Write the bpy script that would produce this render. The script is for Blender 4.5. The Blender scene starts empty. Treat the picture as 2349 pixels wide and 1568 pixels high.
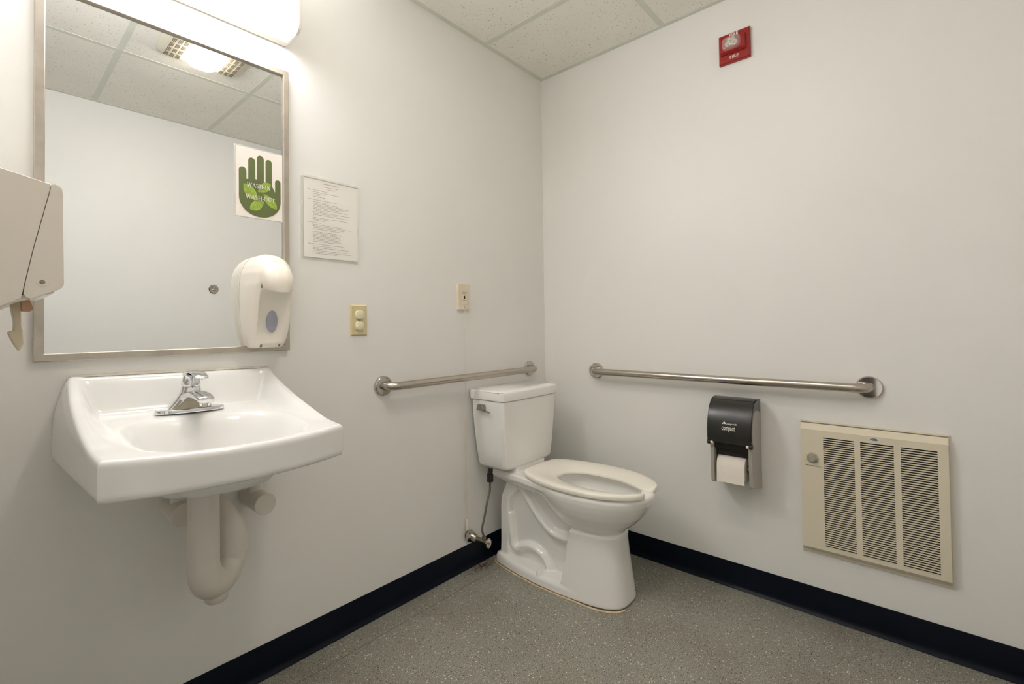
import bpy, bmesh, math, random
import numpy as np
from mathutils import Vector, Matrix

random.seed(7)
PI = math.pi
sc = bpy.context.scene
C = sc.collection

# ------------------------------------------------------------------ camera
CAM = (-2.1139, -1.5328, 1.0810)
YAW, PITCH, ROLL = 0.82440, 0.0178, -0.0127
F_PX, CX, CY = 1088.0, 1119.0, 727.2
cam_d = bpy.data.cameras.new('camera')
cam = bpy.data.objects.new('camera', cam_d)
C.objects.link(cam)
_f = Vector((math.sin(YAW) * math.cos(PITCH), math.cos(YAW) * math.cos(PITCH), math.sin(PITCH)))
_r = Vector((math.cos(YAW), -math.sin(YAW), 0))
_u = _r.cross(_f)
_r2 = _r * math.cos(ROLL) + _u * math.sin(ROLL)
_u2 = _u * math.cos(ROLL) - _r * math.sin(ROLL)
M = Matrix((_r2, _u2, -_f)).transposed().to_4x4()
M.translation = Vector(CAM)
cam.matrix_world = M
cam_d.sensor_width = 36.0
cam_d.sensor_fit = 'HORIZONTAL'
cam_d.lens = F_PX / 2349 * 36.0
cam_d.shift_x = (2349 / 2 - CX) / 2349
cam_d.shift_y = (CY - 1568 / 2) / 2349
cam_d.clip_start = 0.02
sc.camera = cam

# ------------------------------------------------------------------ world, exposure
w = bpy.data.worlds.new('world')
sc.world = w
w.use_nodes = True
w.node_tree.nodes['Background'].inputs[0].default_value = (1.0, 0.95, 0.88, 1)
w.node_tree.nodes['Background'].inputs[1].default_value = 0.8
sc.view_settings.view_transform = 'Standard'
sc.view_settings.look = 'None'
sc.view_settings.gamma = 1.0
sc.view_settings.exposure = 0.12
sc.view_settings.use_curve_mapping = False
sc.cycles.max_bounces = 10
sc.cycles.diffuse_bounces = 7
sc.cycles.glossy_bounces = 5
sc.cycles.use_denoising = True
sc.cycles.use_adaptive_sampling = True
sc.cycles.adaptive_threshold = 0.015
TUBE = ((1.0, 0.985, 1.02), 28.5)     # fluorescent wrap above the mirror
WARM = ((1.0, 0.90, 0.78), 50.0)     # warm lens of the ceiling fan light
H = 2.4237
XL, YF = -2.26, -2.03                # left wall, front wall (behind the camera)


# ------------------------------------------------------------------ materials
def lin(c):
    return tuple(((v / 255) / 12.92 if v / 255 <= 0.04045 else ((v / 255 + 0.055) / 1.055) ** 2.4) for v in c)


def mat(name, rgb, rough=0.5, metal=0.0, var=0.03, scale=6.0, bump=0.0, bscale=200.0, coat=0.0, spec=0.5, trans=0.0, aniso=None, alpha=1.0):
    m = bpy.data.materials.new(name)
    m.use_nodes = True
    nt = m.node_tree
    b = nt.nodes['Principled BSDF']
    tc = nt.nodes.new('ShaderNodeTexCoord')
    nz = nt.nodes.new('ShaderNodeTexNoise')
    nz.inputs['Scale'].default_value = scale
    nz.inputs['Detail'].default_value = 3
    nt.links.new(tc.outputs['Object'], nz.inputs['Vector'])
    rp = nt.nodes.new('ShaderNodeValToRGB')
    c = lin(rgb)
    rp.color_ramp.elements[0].position = 0.3
    rp.color_ramp.elements[1].position = 0.7
    rp.color_ramp.elements[0].color = tuple(v * (1 - var) for v in c) + (1,)
    rp.color_ramp.elements[1].color = tuple(min(1, v * (1 + var)) for v in c) + (1,)
    nt.links.new(nz.outputs['Fac'], rp.inputs['Fac'])
    nt.links.new(rp.outputs['Color'], b.inputs['Base Color'])
    b.inputs['Roughness'].default_value = rough
    b.inputs['Metallic'].default_value = metal
    b.inputs['Specular IOR Level'].default_value = spec
    b.inputs['Coat Weight'].default_value = coat
    b.inputs['Coat Roughness'].default_value = 0.05
    b.inputs['Transmission Weight'].default_value = trans
    b.inputs['Alpha'].default_value = alpha
    if bump > 0:
        n2 = nt.nodes.new('ShaderNodeTexNoise')
        n2.inputs['Scale'].default_value = bscale
        n2.inputs['Detail'].default_value = 4
        if aniso:
            mp = nt.nodes.new('ShaderNodeMapping')
            mp.inputs['Scale'].default_value = aniso
            nt.links.new(tc.outputs['Object'], mp.inputs['Vector'])
            nt.links.new(mp.outputs['Vector'], n2.inputs['Vector'])
        else:
            nt.links.new(tc.outputs['Object'], n2.inputs['Vector'])
        bp = nt.nodes.new('ShaderNodeBump')
        bp.inputs['Strength'].default_value = bump
        bp.inputs['Distance'].default_value = 0.002
        nt.links.new(n2.outputs['Fac'], bp.inputs['Height'])
        nt.links.new(bp.outputs['Normal'], b.inputs['Normal'])
    return m


def emis(name, rgb, strength):
    m = bpy.data.materials.new(name)
    m.use_nodes = True
    nt = m.node_tree
    b = nt.nodes['Principled BSDF']
    b.inputs['Base Color'].default_value = (0.8, 0.8, 0.8, 1)
    b.inputs['Roughness'].default_value = 0.3
    b.inputs['Emission Color'].default_value = tuple(rgb) + (1,)
    b.inputs['Emission Strength'].default_value = strength
    return m


def nodes(m):
    return m.node_tree, m.node_tree.nodes, m.node_tree.links


def math_node(nt, op, a, b=None, c=None, clamp=False):
    n = nt.nodes.new('ShaderNodeMath')
    n.operation = op
    n.use_clamp = clamp
    for i, v in enumerate((a, b, c)):
        if v is None:
            continue
        if isinstance(v, (int, float)):
            n.inputs[i].default_value = v
        else:
            nt.links.new(v, n.inputs[i])
    return n.outputs[0]


def mix_col(nt, fac, a, b):
    n = nt.nodes.new('ShaderNodeMix')
    n.data_type = 'RGBA'
    if isinstance(fac, (int, float)):
        n.inputs['Factor'].default_value = fac
    else:
        nt.links.new(fac, n.inputs['Factor'])
    for k, v in (('A', a), ('B', b)):
        s = [i for i in n.inputs if i.name == k and i.type == 'RGBA'][0]
        if isinstance(v, tuple):
            s.default_value = v + (1,) if len(v) == 3 else v
        else:
            nt.links.new(v, s)
    return [o for o in n.outputs if o.type == 'RGBA'][0]


MW = {}
MW['wall'] = mat('painted_wall', (231, 230, 226), 0.42, var=0.012, scale=2.0, bump=0.10, bscale=260, spec=0.35)
MW['door'] = mat('dark_door_paint', (52, 50, 52), 0.35, var=0.05)
MW['door_frame'] = mat('brown_door_frame', (96, 78, 66), 0.4)
MW['navy'] = mat('navy_vinyl', (4, 12, 26), 0.38, var=0.12, scale=9, bump=0.05, bscale=60, spec=0.18)
MW['porcelain'] = mat('white_porcelain', (228, 228, 225), 0.16, var=0.008, spec=0.5, coat=0.0)
MW['porcelain2'] = mat('toilet_porcelain', (238, 237, 233), 0.10, var=0.008, spec=0.6, coat=0.3)
MW['seat'] = mat('toilet_seat_plastic', (238, 234, 222), 0.22, var=0.01)
MW['chrome'] = mat('chrome', (225, 226, 228), 0.06, 1.0, var=0.01)
MW['steel'] = mat('brushed_steel', (186, 178, 168), 0.27, 1.0, var=0.06, scale=30, bump=0.15, bscale=120)
MW['steel_pol'] = mat('polished_steel', (200, 194, 186), 0.10, 1.0, var=0.03, scale=30)
MW['frame'] = mat('mirror_frame_steel', (186, 178, 166), 0.36, 0.9, var=0.10, scale=25, bump=0.1)
MW['mirror'] = mat('mirror_glass', (240, 242, 241), 0.0, 1.0, var=0.0)
MW['white_pl'] = mat('white_plastic', (232, 226, 214), 0.28, var=0.012, spec=0.5)
MW['towel_pl'] = mat('dispenser_enamel', (214, 207, 196), 0.30, var=0.015)
MW['ivory'] = mat('ivory_plastic', (208, 194, 150), 0.30, var=0.02)
MW['cap'] = mat('clear_safety_cap', (226, 218, 188), 0.2, var=0.05, scale=60)
MW['callp'] = mat('call_plate_plastic', (226, 213, 190), 0.35, var=0.02)
MW['black'] = mat('black_ink', (26, 24, 22), 0.5)
MW['ink'] = mat('grey_print', (92, 87, 80), 0.7)
MW['dark'] = mat('dark_interior', (30, 25, 18), 0.7)
MW['red'] = mat('alarm_red', (150, 26, 22), 0.32, var=0.04)
MW['white_ink'] = mat('white_print', (236, 232, 224), 0.5)
MW['insul'] = mat('pipe_cover_vinyl', (214, 209, 199), 0.33, var=0.02)
MW['paper'] = mat('paper', (238, 235, 228), 0.75, var=0.01)
MW['tissue'] = mat('tissue_paper', (236, 228, 217), 0.9, var=0.02, scale=40, bump=0.3, bscale=300)
MW['smoke'] = mat('smoke_plastic', (42, 43, 40), 0.24, var=0.12, scale=8)
MW['grey_pl'] = mat('grey_plastic', (170, 165, 154), 0.38, var=0.02)
MW['heater'] = mat('almond_enamel', (220, 211, 189), 0.36, var=0.015)
MW['knob'] = mat('grey_knob', (164, 160, 142), 0.4)
MW['green'] = mat('poster_green', (97, 108, 62), 0.4, var=0.10, scale=14)
MW['leaf'] = mat('poster_leaf', (154, 180, 72), 0.4, var=0.22, scale=70)
MW['leafvein'] = mat('poster_leaf_vein', (112, 142, 50), 0.4, var=0.1)
MW['lamin'] = mat('laminated_sheet', (238, 232, 224), 0.25, var=0.01)
MW['lens_blue'] = mat('grey_window', (158, 158, 172), 0.2, var=0.06, scale=30)
MW['caulk'] = mat('yellowed_caulk', (214, 190, 152), 0.6, var=0.15, scale=40)
MW['sealant'] = mat('white_sealant', (222, 218, 206), 0.6, var=0.1, scale=40)
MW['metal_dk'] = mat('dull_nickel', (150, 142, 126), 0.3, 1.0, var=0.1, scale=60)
MW['hose'] = mat('braided_hose', (120, 118, 110), 0.42, 0.7, var=0.25, scale=220, bump=0.4, bscale=600)
MW['cord'] = mat('white_cord', (218, 210, 192), 0.8)
MW['brown'] = mat('brown_towel', (176, 140, 112), 0.8)
MW['lever'] = mat('aged_lever_plastic', (206, 194, 168), 0.35, var=0.03)
MW['fan_pl'] = mat('fan_grille_plastic', (226, 220, 202), 0.4, var=0.015)
MW['grid'] = mat('ceiling_grid_paint', (214, 217, 206), 0.4, var=0.02)
MW['lever_metal'] = mat('dull_chrome', (158, 156, 150), 0.14, 1.0, var=0.03)
MW['slot'] = mat('slot_shade_plastic', (110, 100, 84), 0.8)
MW['brass'] = mat('brass', (150, 100, 40), 0.4, 1.0)
MW['tube'] = emis('fluorescent_lens', *TUBE)
MW['warm'] = emis('warm_lens', *WARM)
MW['led'] = emis('green_indicator', (0.6, 1.0, 0.25), 1.2)
MW['reflector'] = mat('strobe_reflector', (226, 222, 210), 0.12, 0.9, var=0.25, scale=160)
g = bpy.data.materials.new('clear_lens')
g.use_nodes = True
gb = g.node_tree.nodes['Principled BSDF']
gb.inputs['Roughness'].default_value = 0.05
gb.inputs['Base Color'].default_value = (0.95, 0.93, 0.92, 1)
gb.inputs['Alpha'].default_value = 0.10
gb.inputs['Specular IOR Level'].default_value = 0.9
MW['clear'] = g
g2 = g.copy()
g2.name = 'acrylic_sleeve'
g2.node_tree.nodes['Principled BSDF'].inputs['Alpha'].default_value = 0.35
g2.node_tree.nodes['Principled BSDF'].inputs['Base Color'].default_value = (0.85, 0.83, 0.78, 1)
MW['acrylic'] = g2
g3 = g.copy()
g3.name = 'strobe_lens_plastic'
g3.node_tree.nodes['Principled BSDF'].inputs['Alpha'].default_value = 0.24
MW['strobe'] = g3


def floor_mat():
    m = mat('speckled_vinyl', (140, 138, 129), 0.40, var=0.05, scale=3.5, spec=0.4)
    nt, N, L = nodes(m)
    b = N['Principled BSDF']
    base = b.inputs['Base Color'].links[0].from_socket
    tc = [n for n in N if n.type == 'TEX_COORD'][0].outputs['Object']
    fine = N.new('ShaderNodeTexNoise')
    fine.inputs['Scale'].default_value = 420
    fine.inputs['Detail'].default_value = 2
    L.new(tc, fine.inputs['Vector'])
    r0 = N.new('ShaderNodeValToRGB')
    r0.color_ramp.elements[0].position = 0.32
    r0.color_ramp.elements[1].position = 0.68
    r0.color_ramp.elements[0].color = (0.34, 0.34, 0.33, 1)
    r0.color_ramp.elements[1].color = (1.68, 1.68, 1.64, 1)
    L.new(fine.outputs['Fac'], r0.inputs['Fac'])
    mul = N.new('ShaderNodeMix')
    mul.data_type = 'RGBA'
    mul.blend_type = 'MULTIPLY'
    mul.inputs['Factor'].default_value = 1.0
    ia = [i for i in mul.inputs if i.type == 'RGBA']
    L.new(base, ia[0])
    L.new(r0.outputs['Color'], ia[1])
    cur = [o for o in mul.outputs if o.type == 'RGBA'][0]
    for sc_, rad, keep, col in ((230, 0.34, 0.84, (196, 192, 180)), (165, 0.32, 0.91, (228, 224, 212)), (210, 0.34, 0.84, (46, 44, 40)), (150, 0.26, 0.955, (132, 86, 66))):
        v = N.new('ShaderNodeTexVoronoi')
        v.inputs['Scale'].default_value = sc_
        L.new(tc, v.inputs['Vector'])
        sep = N.new('ShaderNodeSeparateColor')
        L.new(v.outputs['Color'], sep.inputs[0])
        on = math_node(nt, 'GREATER_THAN', sep.outputs[0], keep)
        near = math_node(nt, 'LESS_THAN', v.outputs['Distance'], rad)
        fac = math_node(nt, 'MULTIPLY', on, near)
        cur = mix_col(nt, fac, cur, lin(col))
    # brownish wear patches
    wn = N.new('ShaderNodeTexNoise')
    wn.inputs['Scale'].default_value = 2.6
    wn.inputs['Detail'].default_value = 6
    L.new(tc, wn.inputs['Vector'])
    wf = math_node(nt, 'MULTIPLY', math_node(nt, 'SUBTRACT', wn.outputs['Fac'], 0.50, clamp=True), 1.6, clamp=True)
    cur = mix_col(nt, wf, cur, lin((96, 76, 58)))
    # rust-coloured stain by the toilet's rear corner and a dirt line along the cove
    sp = N.new('ShaderNodeSeparateXYZ')
    L.new(tc, sp.inputs[0])
    dx = math_node(nt, 'DIVIDE', math_node(nt, 'ADD', sp.outputs[0], 0.56), 0.10)
    dy = math_node(nt, 'DIVIDE', math_node(nt, 'ADD', sp.outputs[1], 0.035), 0.045)
    dd = math_node(nt, 'SQRT', math_node(nt, 'ADD', math_node(nt, 'MULTIPLY', dx, dx), math_node(nt, 'MULTIPLY', dy, dy)))
    st = math_node(nt, 'SUBTRACT', 1.15, dd, clamp=True)
    n3 = N.new('ShaderNodeTexNoise')
    n3.inputs['Scale'].default_value = 60
    L.new(tc, n3.inputs['Vector'])
    st = math_node(nt, 'MULTIPLY', st, math_node(nt, 'MULTIPLY', math_node(nt, 'SUBTRACT', n3.outputs['Fac'], 0.42, clamp=True), 7.0, clamp=True), clamp=True)
    cur = mix_col(nt, st, cur, lin((74, 48, 26)))
    # welded seam of the sheet, parallel to the back wall
    d = math_node(nt, 'ABSOLUTE', math_node(nt, 'ADD', sp.outputs[1], 0.1045))
    ln = math_node(nt, 'LESS_THAN', d, 0.0013)
    cur = mix_col(nt, math_node(nt, 'MULTIPLY', ln, 0.75), cur, lin((84, 66, 42)))
    L.new(cur, b.inputs['Base Color'])
    bp = N.new('ShaderNodeBump')
    bp.inputs['Strength'].default_value = 0.25
    bp.inputs['Distance'].default_value = 0.001
    L.new(fine.outputs['Fac'], bp.inputs['Height'])
    L.new(bp.outputs['Normal'], b.inputs['Normal'])
    return m


def tile_mat():
    m = mat('acoustic_tile', (240, 238, 230), 0.85, var=0.02, scale=5, spec=0.2)
    nt, N, L = nodes(m)
    b = N['Principled BSDF']
    base = b.inputs['Base Color'].links[0].from_socket
    tc = [n for n in N if n.type == 'TEX_COORD'][0].outputs['Object']
    cur = base
    hs = None
    for sc_, rad, keep in ((110, 0.34, 0.62), (150, 0.26, 0.55), (70, 0.26, 0.80)):
        v = N.new('ShaderNodeTexVoronoi')
        v.inputs['Scale'].default_value = sc_
        L.new(tc, v.inputs['Vector'])
        sep = N.new('ShaderNodeSeparateColor')
        L.new(v.outputs['Color'], sep.inputs[0])
        on = math_node(nt, 'GREATER_THAN', sep.outputs[0], keep)
        # each pit has its own size
        rr = math_node(nt, 'MULTIPLY', sep.outputs[1], rad)
        near = math_node(nt, 'LESS_THAN', v.outputs['Distance'], rr)
        fac = math_node(nt, 'MULTIPLY', on, near)
        hs = fac if hs is None else math_node(nt, 'MAXIMUM', hs, fac)
    cur = mix_col(nt, math_node(nt, 'MULTIPLY', hs, 0.45), cur, lin((110, 98, 80)))  # shade inside the pits painted in as a darker colour
    L.new(cur, b.inputs['Base Color'])
    n2 = N.new('ShaderNodeTexNoise')
    n2.inputs['Scale'].default_value = 350
    L.new(tc, n2.inputs['Vector'])
    hh = math_node(nt, 'SUBTRACT', math_node(nt, 'MULTIPLY', n2.outputs['Fac'], 0.15), hs)
    bp = N.new('ShaderNodeBump')
    bp.inputs['Strength'].default_value = 0.22
    bp.inputs['Distance'].default_value = 0.002
    L.new(hh, bp.inputs['Height'])
    L.new(bp.outputs['Normal'], b.inputs['Normal'])
    return m


MW['floor'] = floor_mat()
MW['tile'] = tile_mat()


# ------------------------------------------------------------------ mesh helpers
class MB:
    def __init__(self):
        self.v, self.f = [], []

    def add(self, vs, fs):
        o = len(self.v)
        self.v += [tuple(p) for p in vs]
        self.f += [tuple(i + o for i in f) for f in fs]

    def box(self, a, b):
        (x0, y0, z0), (x1, y1, z1) = a, b
        x0, x1 = min(x0, x1), max(x0, x1)
        y0, y1 = min(y0, y1), max(y0, y1)
        z0, z1 = min(z0, z1), max(z0, z1)
        self.add([(x0, y0, z0), (x1, y0, z0), (x1, y1, z0), (x0, y1, z0), (x0, y0, z1), (x1, y0, z1), (x1, y1, z1), (x0, y1, z1)],
                 [(0, 3, 2, 1), (4, 5, 6, 7), (0, 1, 5, 4), (1, 2, 6, 5), (2, 3, 7, 6), (3, 0, 4, 7)])
        return self

    def loft(self, rings, closed=True, cap0=True, cap1=True):
        n = len(rings[0])
        vs = [p for r in rings for p in r]
        fs = []
        for k in range(len(rings) - 1):
            for i in range(n if closed else n - 1):
                j = (i + 1) % n
                fs.append((k * n + i, k * n + j, (k + 1) * n + j, (k + 1) * n + i))
        if cap0:
            fs.append(tuple(range(n))[::-1])
        if cap1:
            fs.append(tuple(range((len(rings) - 1) * n, len(rings) * n)))
        self.add(vs, fs)
        return self

    def tube(self, path, r, seg=20, ell=None):
        pts = [Vector(p) for p in path]
        rr = r if isinstance(r, (list, tuple)) else [r] * len(pts)
        rings = []
        up = None
        for i, p in enumerate(pts):
            t = (pts[min(i + 1, len(pts) - 1)] - pts[max(i - 1, 0)]).normalized()
            if up is None:
                a = Vector((0, 0, 1)) if abs(t.z) < 0.9 else Vector((1, 0, 0))
                up = (a - t * a.dot(t)).normalized()
            else:
                up = (up - t * up.dot(t)).normalized()
            s = t.cross(up)
            rings.append([p + (up * math.cos(2 * PI * k / seg) + s * math.sin(2 * PI * k / seg)) * rr[i] for k in range(seg)])
        return self.loft(rings)

    def cyl(self, p0, p1, r0, r1=None, seg=32):
        return self.tube([p0, p1], [r0, r0 if r1 is None else r1], seg)

    def lathe(self, origin, axis, prof, seg=40):
        """prof = [(distance along axis, radius)]"""
        ax = Vector(axis).normalized()
        a = Vector((0, 0, 1)) if abs(ax.z) < 0.9 else Vector((1, 0, 0))
        u = (a - ax * a.dot(ax)).normalized()
        s = ax.cross(u)
        o = Vector(origin)
        rings = [[o + ax * d + (u * math.cos(2 * PI * k / seg) + s * math.sin(2 * PI * k / seg)) * max(r, 1e-5) for k in range(seg)] for d, r in prof]
        return self.loft(rings)

    def prism(self, poly, fn, d0, d1):
        """poly in 2-D, fn(a, b, d) -> 3-D"""
        n = len(poly)
        self.loft([[fn(a, b, d0) for a, b in poly], [fn(a, b, d1) for a, b in poly]])
        return self


def smooth_path(pts, n=6, r=None):
    P = [Vector(p) for p in pts]
    out, rad = [], []
    for i in range(len(P) - 1):
        p0, p1, p2, p3 = P[max(i - 1, 0)], P[i], P[i + 1], P[min(i + 2, len(P) - 1)]
        for k in range(n):
            t = k / n
            out.append(0.5 * ((2 * p1) + (p2 - p0) * t + (2 * p0 - 5 * p1 + 4 * p2 - p3) * t * t + (-p0 + 3 * p1 - 3 * p2 + p3) * t ** 3))
            if r:
                rad.append(r[i] * (1 - t) + r[i + 1] * t)
    out.append(P[-1])
    if r:
        rad.append(r[-1])
        return out, rad
    return out


def tag(o, label=None, cat=None, group=None, kind=None):
    if label:
        o['label'] = label
    if cat:
        o['category'] = cat
    if group:
        o['group'] = group
    if kind:
        o['kind'] = kind
    return o


def root_of(o):
    p = Vector((0, 0, 0))
    while o is not None:
        p += o.location
        o = o.parent
    return p


def obj(name, mb, m, parent=None, bevel=0.0, bseg=3, angle=35, origin=None, smooth=True, label=None):
    me = bpy.data.meshes.new(name)
    off = root_of(parent) if parent else Vector(origin or (0, 0, 0))
    me.from_pydata([tuple(Vector(v) - off) for v in mb.v], [], mb.f)
    bm = bmesh.new()
    bm.from_mesh(me)
    bmesh.ops.remove_doubles(bm, verts=bm.verts, dist=1e-6)
    bmesh.ops.recalc_face_normals(bm, faces=bm.faces)
    bm.to_mesh(me)
    bm.free()
    me.materials.append(MW[m])
    if smooth:
        me.shade_smooth()
        me.set_sharp_from_angle(angle=math.radians(angle))
    o = bpy.data.objects.new(name, me)
    C.objects.link(o)
    if parent:
        o.parent = parent
    else:
        o.location = off
    if bevel > 0:
        md = o.modifiers.new('bevel', 'BEVEL')
        md.width = bevel
        md.segments = bseg
        md.limit_method = 'ANGLE'
        md.angle_limit = math.radians(35)
        md.harden_normals = True
    if label:
        o['label'] = label
    return o


def thing(name, label, cat, loc, group=None):
    o = bpy.data.objects.new(name, None)
    C.objects.link(o)
    o.location = loc
    o.empty_display_size = 0.05
    return tag(o, label, cat, group)


def struct(name, mb, m, bevel=0.0, **k):
    o = obj(name, mb, m, None, bevel, **k)
    return tag(o, kind='structure')


def text_mb(body, size, fn, depth, sx=1.0, offset=0.0, align='CENTER', space=1.0):
    """text turned into mesh; fn(a, b, d) maps the 2-D glyph plane onto the surface"""
    cu = bpy.data.curves.new('t', 'FONT')
    cu.body = body
    cu.size = size
    cu.align_x = align
    cu.align_y = 'CENTER'
    cu.offset = offset
    cu.space_character = space
    cu.extrude = 0.5
    cu.resolution_u = 3
    o = bpy.data.objects.new('t', cu)
    C.objects.link(o)
    bpy.context.view_layer.update()
    dg = bpy.context.evaluated_depsgraph_get()
    me = o.evaluated_get(dg).to_mesh()
    mb = MB()
    mb.add([fn(v.co.x * sx, v.co.y, depth * (v.co.z + 0.5)) for v in me.vertices], [tuple(p.vertices) for p in me.polygons])
    o.evaluated_get(dg).to_mesh_clear()
    bpy.data.objects.remove(o)
    bpy.data.curves.remove(cu)
    return mb


# ------------------------------------------------------------------ room shell
T = 0.08
struct('floor', MB().box((XL - T - 1.2, YF - T, -0.05), (T, T, 0)), 'floor')
struct('ceiling', MB().box((XL - T, YF - T, H), (T, T, H + 0.05)), 'tile')
struct('wall_back', MB().box((XL - T, 0, 0), (T, T, H)), 'wall')
struct('wall_right', MB().box((0, YF - T, 0), (T, 0, H)), 'wall')
struct('wall_front', MB().box((XL - T, YF - T, 0), (0, YF, H)), 'wall')
DY0, DY1, DZ = -1.92, -1.00, 2.06
wl = MB()
wl.box((XL - T, DY1, 0), (XL, 0, H))
wl.box((XL - T, YF, 0), (XL, DY0, H))
wl.box((XL - T, DY0, DZ), (XL, DY1, H))
struct('wall_left', wl, 'wall')
dl = struct('door_1', MB().box((XL - T - 0.92, DY1 - 0.002, 0.004), (XL - T - 0.01, DY1 + 0.042, DZ)), 'door', bevel=0.003)  # unseen leaf, added dark and ajar to be mirrored in the chrome
dl.matrix_world = Matrix.Translation((XL - T, DY1, 0)) @ Matrix.Rotation(math.radians(26), 4, 'Z') @ Matrix.Translation((-(XL - T), -DY1, 0))
fr = MB()
for a, b in (((DY1, 0), (DY1 + 0.055, DZ + 0.055)), ((DY0 - 0.055, 0), (DY0, DZ + 0.055)), ((DY0, DZ), (DY1, DZ + 0.055))):
    fr.box((XL, a[0], a[1]), (XL + 0.014, b[0], b[1]))
struct('trim_1', fr, 'door_frame')

# ceiling grid: wall angle and exposed tees
gr = MB()
TZ = H - 0.0012
TX_ = (-0.463, -1.050, -1.648)
for y in (-0.684, -1.298):
    gr.box((XL + 0.021, y - 0.0125, TZ), (-0.021, y + 0.0125, H + 0.001))
YB = (-0.021, -0.684 + 0.0125, -0.684 - 0.0125, -1.298 + 0.0125, -1.298 - 0.0125, YF + 0.021)
for x in TX_:
    for k in (0, 2, 4):
        gr.box((x - 0.0125, YB[k + 1], TZ + 0.0002), (x + 0.0125, YB[k], H + 0.001))
A = 0.021
gr.box((XL, -A, TZ - 0.0005), (0, 0, H + 0.001))
gr.box((-A, YF, TZ - 0.0005), (0, -A, H + 0.001))
gr.box((XL, YF, TZ - 0.0005), (-A, YF + A, H + 0.001))
gr.box((XL, YF + A, TZ - 0.0005), (XL + A, -A, H + 0.001))
struct('trim_2', gr, 'grid')


# cove base: profile (distance from wall, height)
BP = [(0.0005, 0.1016), (0.003, 0.1010), (0.0042, 0.097), (0.0042, 0.024), (0.0052, 0.016), (0.0082, 0.008), (0.0135, 0.0035), (0.0150, 0.0008), (0.0005, 0.0004)]


def cove(name, fn, a, b):
    mb = MB()
    mb.loft([[fn(d, z, a) for d, z in BP], [fn(d, z, b) for d, z in BP]])
    return struct(name, mb, 'navy', angle=50)


cove('baseboard_back', lambda d, z, s: (s, -d, z), XL + 0.0005, -0.0005)
cove('baseboard_right', lambda d, z, s: (-d, s, z), YF + 0.0005, -0.0005)
cove('baseboard_front', lambda d, z, s: (s, YF + d, z), XL + 0.0005, -0.0005)
cove('baseboard_left', lambda d, z, s: (XL + d, s, z), DY1 + 0.058, -0.0005)


# ------------------------------------------------------------------ fluorescent wrap light above the mirror
fx = thing('wall_light', 'lit white fluorescent wrap light fixed to the wall above the mirror', 'light', (-1.7245, 0, 2.005))
x0, x1 = -2.030, -1.4225
obj('housing', MB().box((x0, -0.030, 2.006), (x1, -0.0005, 2.205)), 'white_pl', fx, bevel=0.003)
prof = [(-0.0305, 2.010), (-0.078, 2.010), (-0.099, 2.022), (-0.110, 2.042), (-0.110, 2.176), (-0.104, 2.191), (-0.088, 2.200), (-0.0305, 2.200)]
lens = MB().prism(prof, lambda a, b, d: (d, a, b), x0 + 0.010, x1 - 0.0105)
obj('diffuser', lens, 'tube', fx)
capp = [(-0.0235, 2.005), (-0.092, 2.005), (-0.109, 2.017), (-0.115, 2.034), (-0.115, 2.178), (-0.108, 2.195), (-0.092, 2.206), (-0.0235, 2.206)]
for a, b in ((x0 - 0.001, x0 + 0.009), (x1 - 0.009, x1 + 0.001)):
    obj('end_cap', MB().prism(capp, lambda p, q, d: (d, p, q), a, b), 'white_pl', fx, bevel=0.002)

# ------------------------------------------------------------------ ceiling fan light (seen in the mirror)
fan = thing('ceiling_fan_light', 'ceiling exhaust fan with a lit warm centre lens, seen only in the mirror', 'fan light', (-1.36, -1.01, H))
FX0, FX1, FY0, FY1 = -1.545, -1.175, -1.165, -0.855


def fan_y(s, t):  # outline slightly bowed
    return s


body = MB()
ringsf = []
for dz, ins in ((0.0, 0.0), (0.010, 0.002), (0.020, 0.022), (0.024, 0.040)):
    r = []
    for k in range(48):
        a = 2 * PI * k / 48
        cx_, cy_ = (FX0 + FX1) / 2, (FY0 + FY1) / 2
        hx, hy = (FX1 - FX0) / 2 - ins, (FY1 - FY0) / 2 - ins
        ca, sa = math.cos(a), math.sin(a)
        e = 0.32
        r.append((cx_ + hx * math.copysign(abs(ca) ** e, ca), cy_ + hy * math.copysign(abs(sa) ** e, sa), H - 0.002 - dz))
    ringsf.append(r)
body.loft(ringsf)
obj('grille', body, 'fan_pl', fan, angle=40)
for side in (-1, 1):
    sl = MB()
    for k in range(9):
        xx = (FX0 + FX1) / 2 + side * (0.088 + 0.0062 * k + 0.006 * (k // 3))
        for yy in (-0.10, -0.052, -0.004, 0.044, 0.092):
            sl.box((xx - 0.0016, (FY0 + FY1) / 2 + yy - 0.018, H - 0.0275), (xx + 0.0016, (FY0 + FY1) / 2 + yy + 0.020, H - 0.0255))
    obj('vent_slots', sl, 'slot', fan)
ln = MB()
rr = []
for dz, s in ((0.024, 1.0), (0.034, 0.98), (0.046, 0.88), (0.054, 0.66), (0.057, 0.3)):
    rr.append([((FX0 + FX1) / 2 + 0.074 * s * math.copysign(abs(math.cos(a)) ** 0.6, math.cos(a)), (FY0 + FY1) / 2 + 0.125 * s * math.copysign(abs(math.sin(a)) ** 0.75, math.sin(a)), H - 0.002 - dz)
               for a in [2 * PI * k / 40 for k in range(40)]])
ln.loft(rr)
obj('lamp_lens', ln, 'warm', fan)

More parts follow.
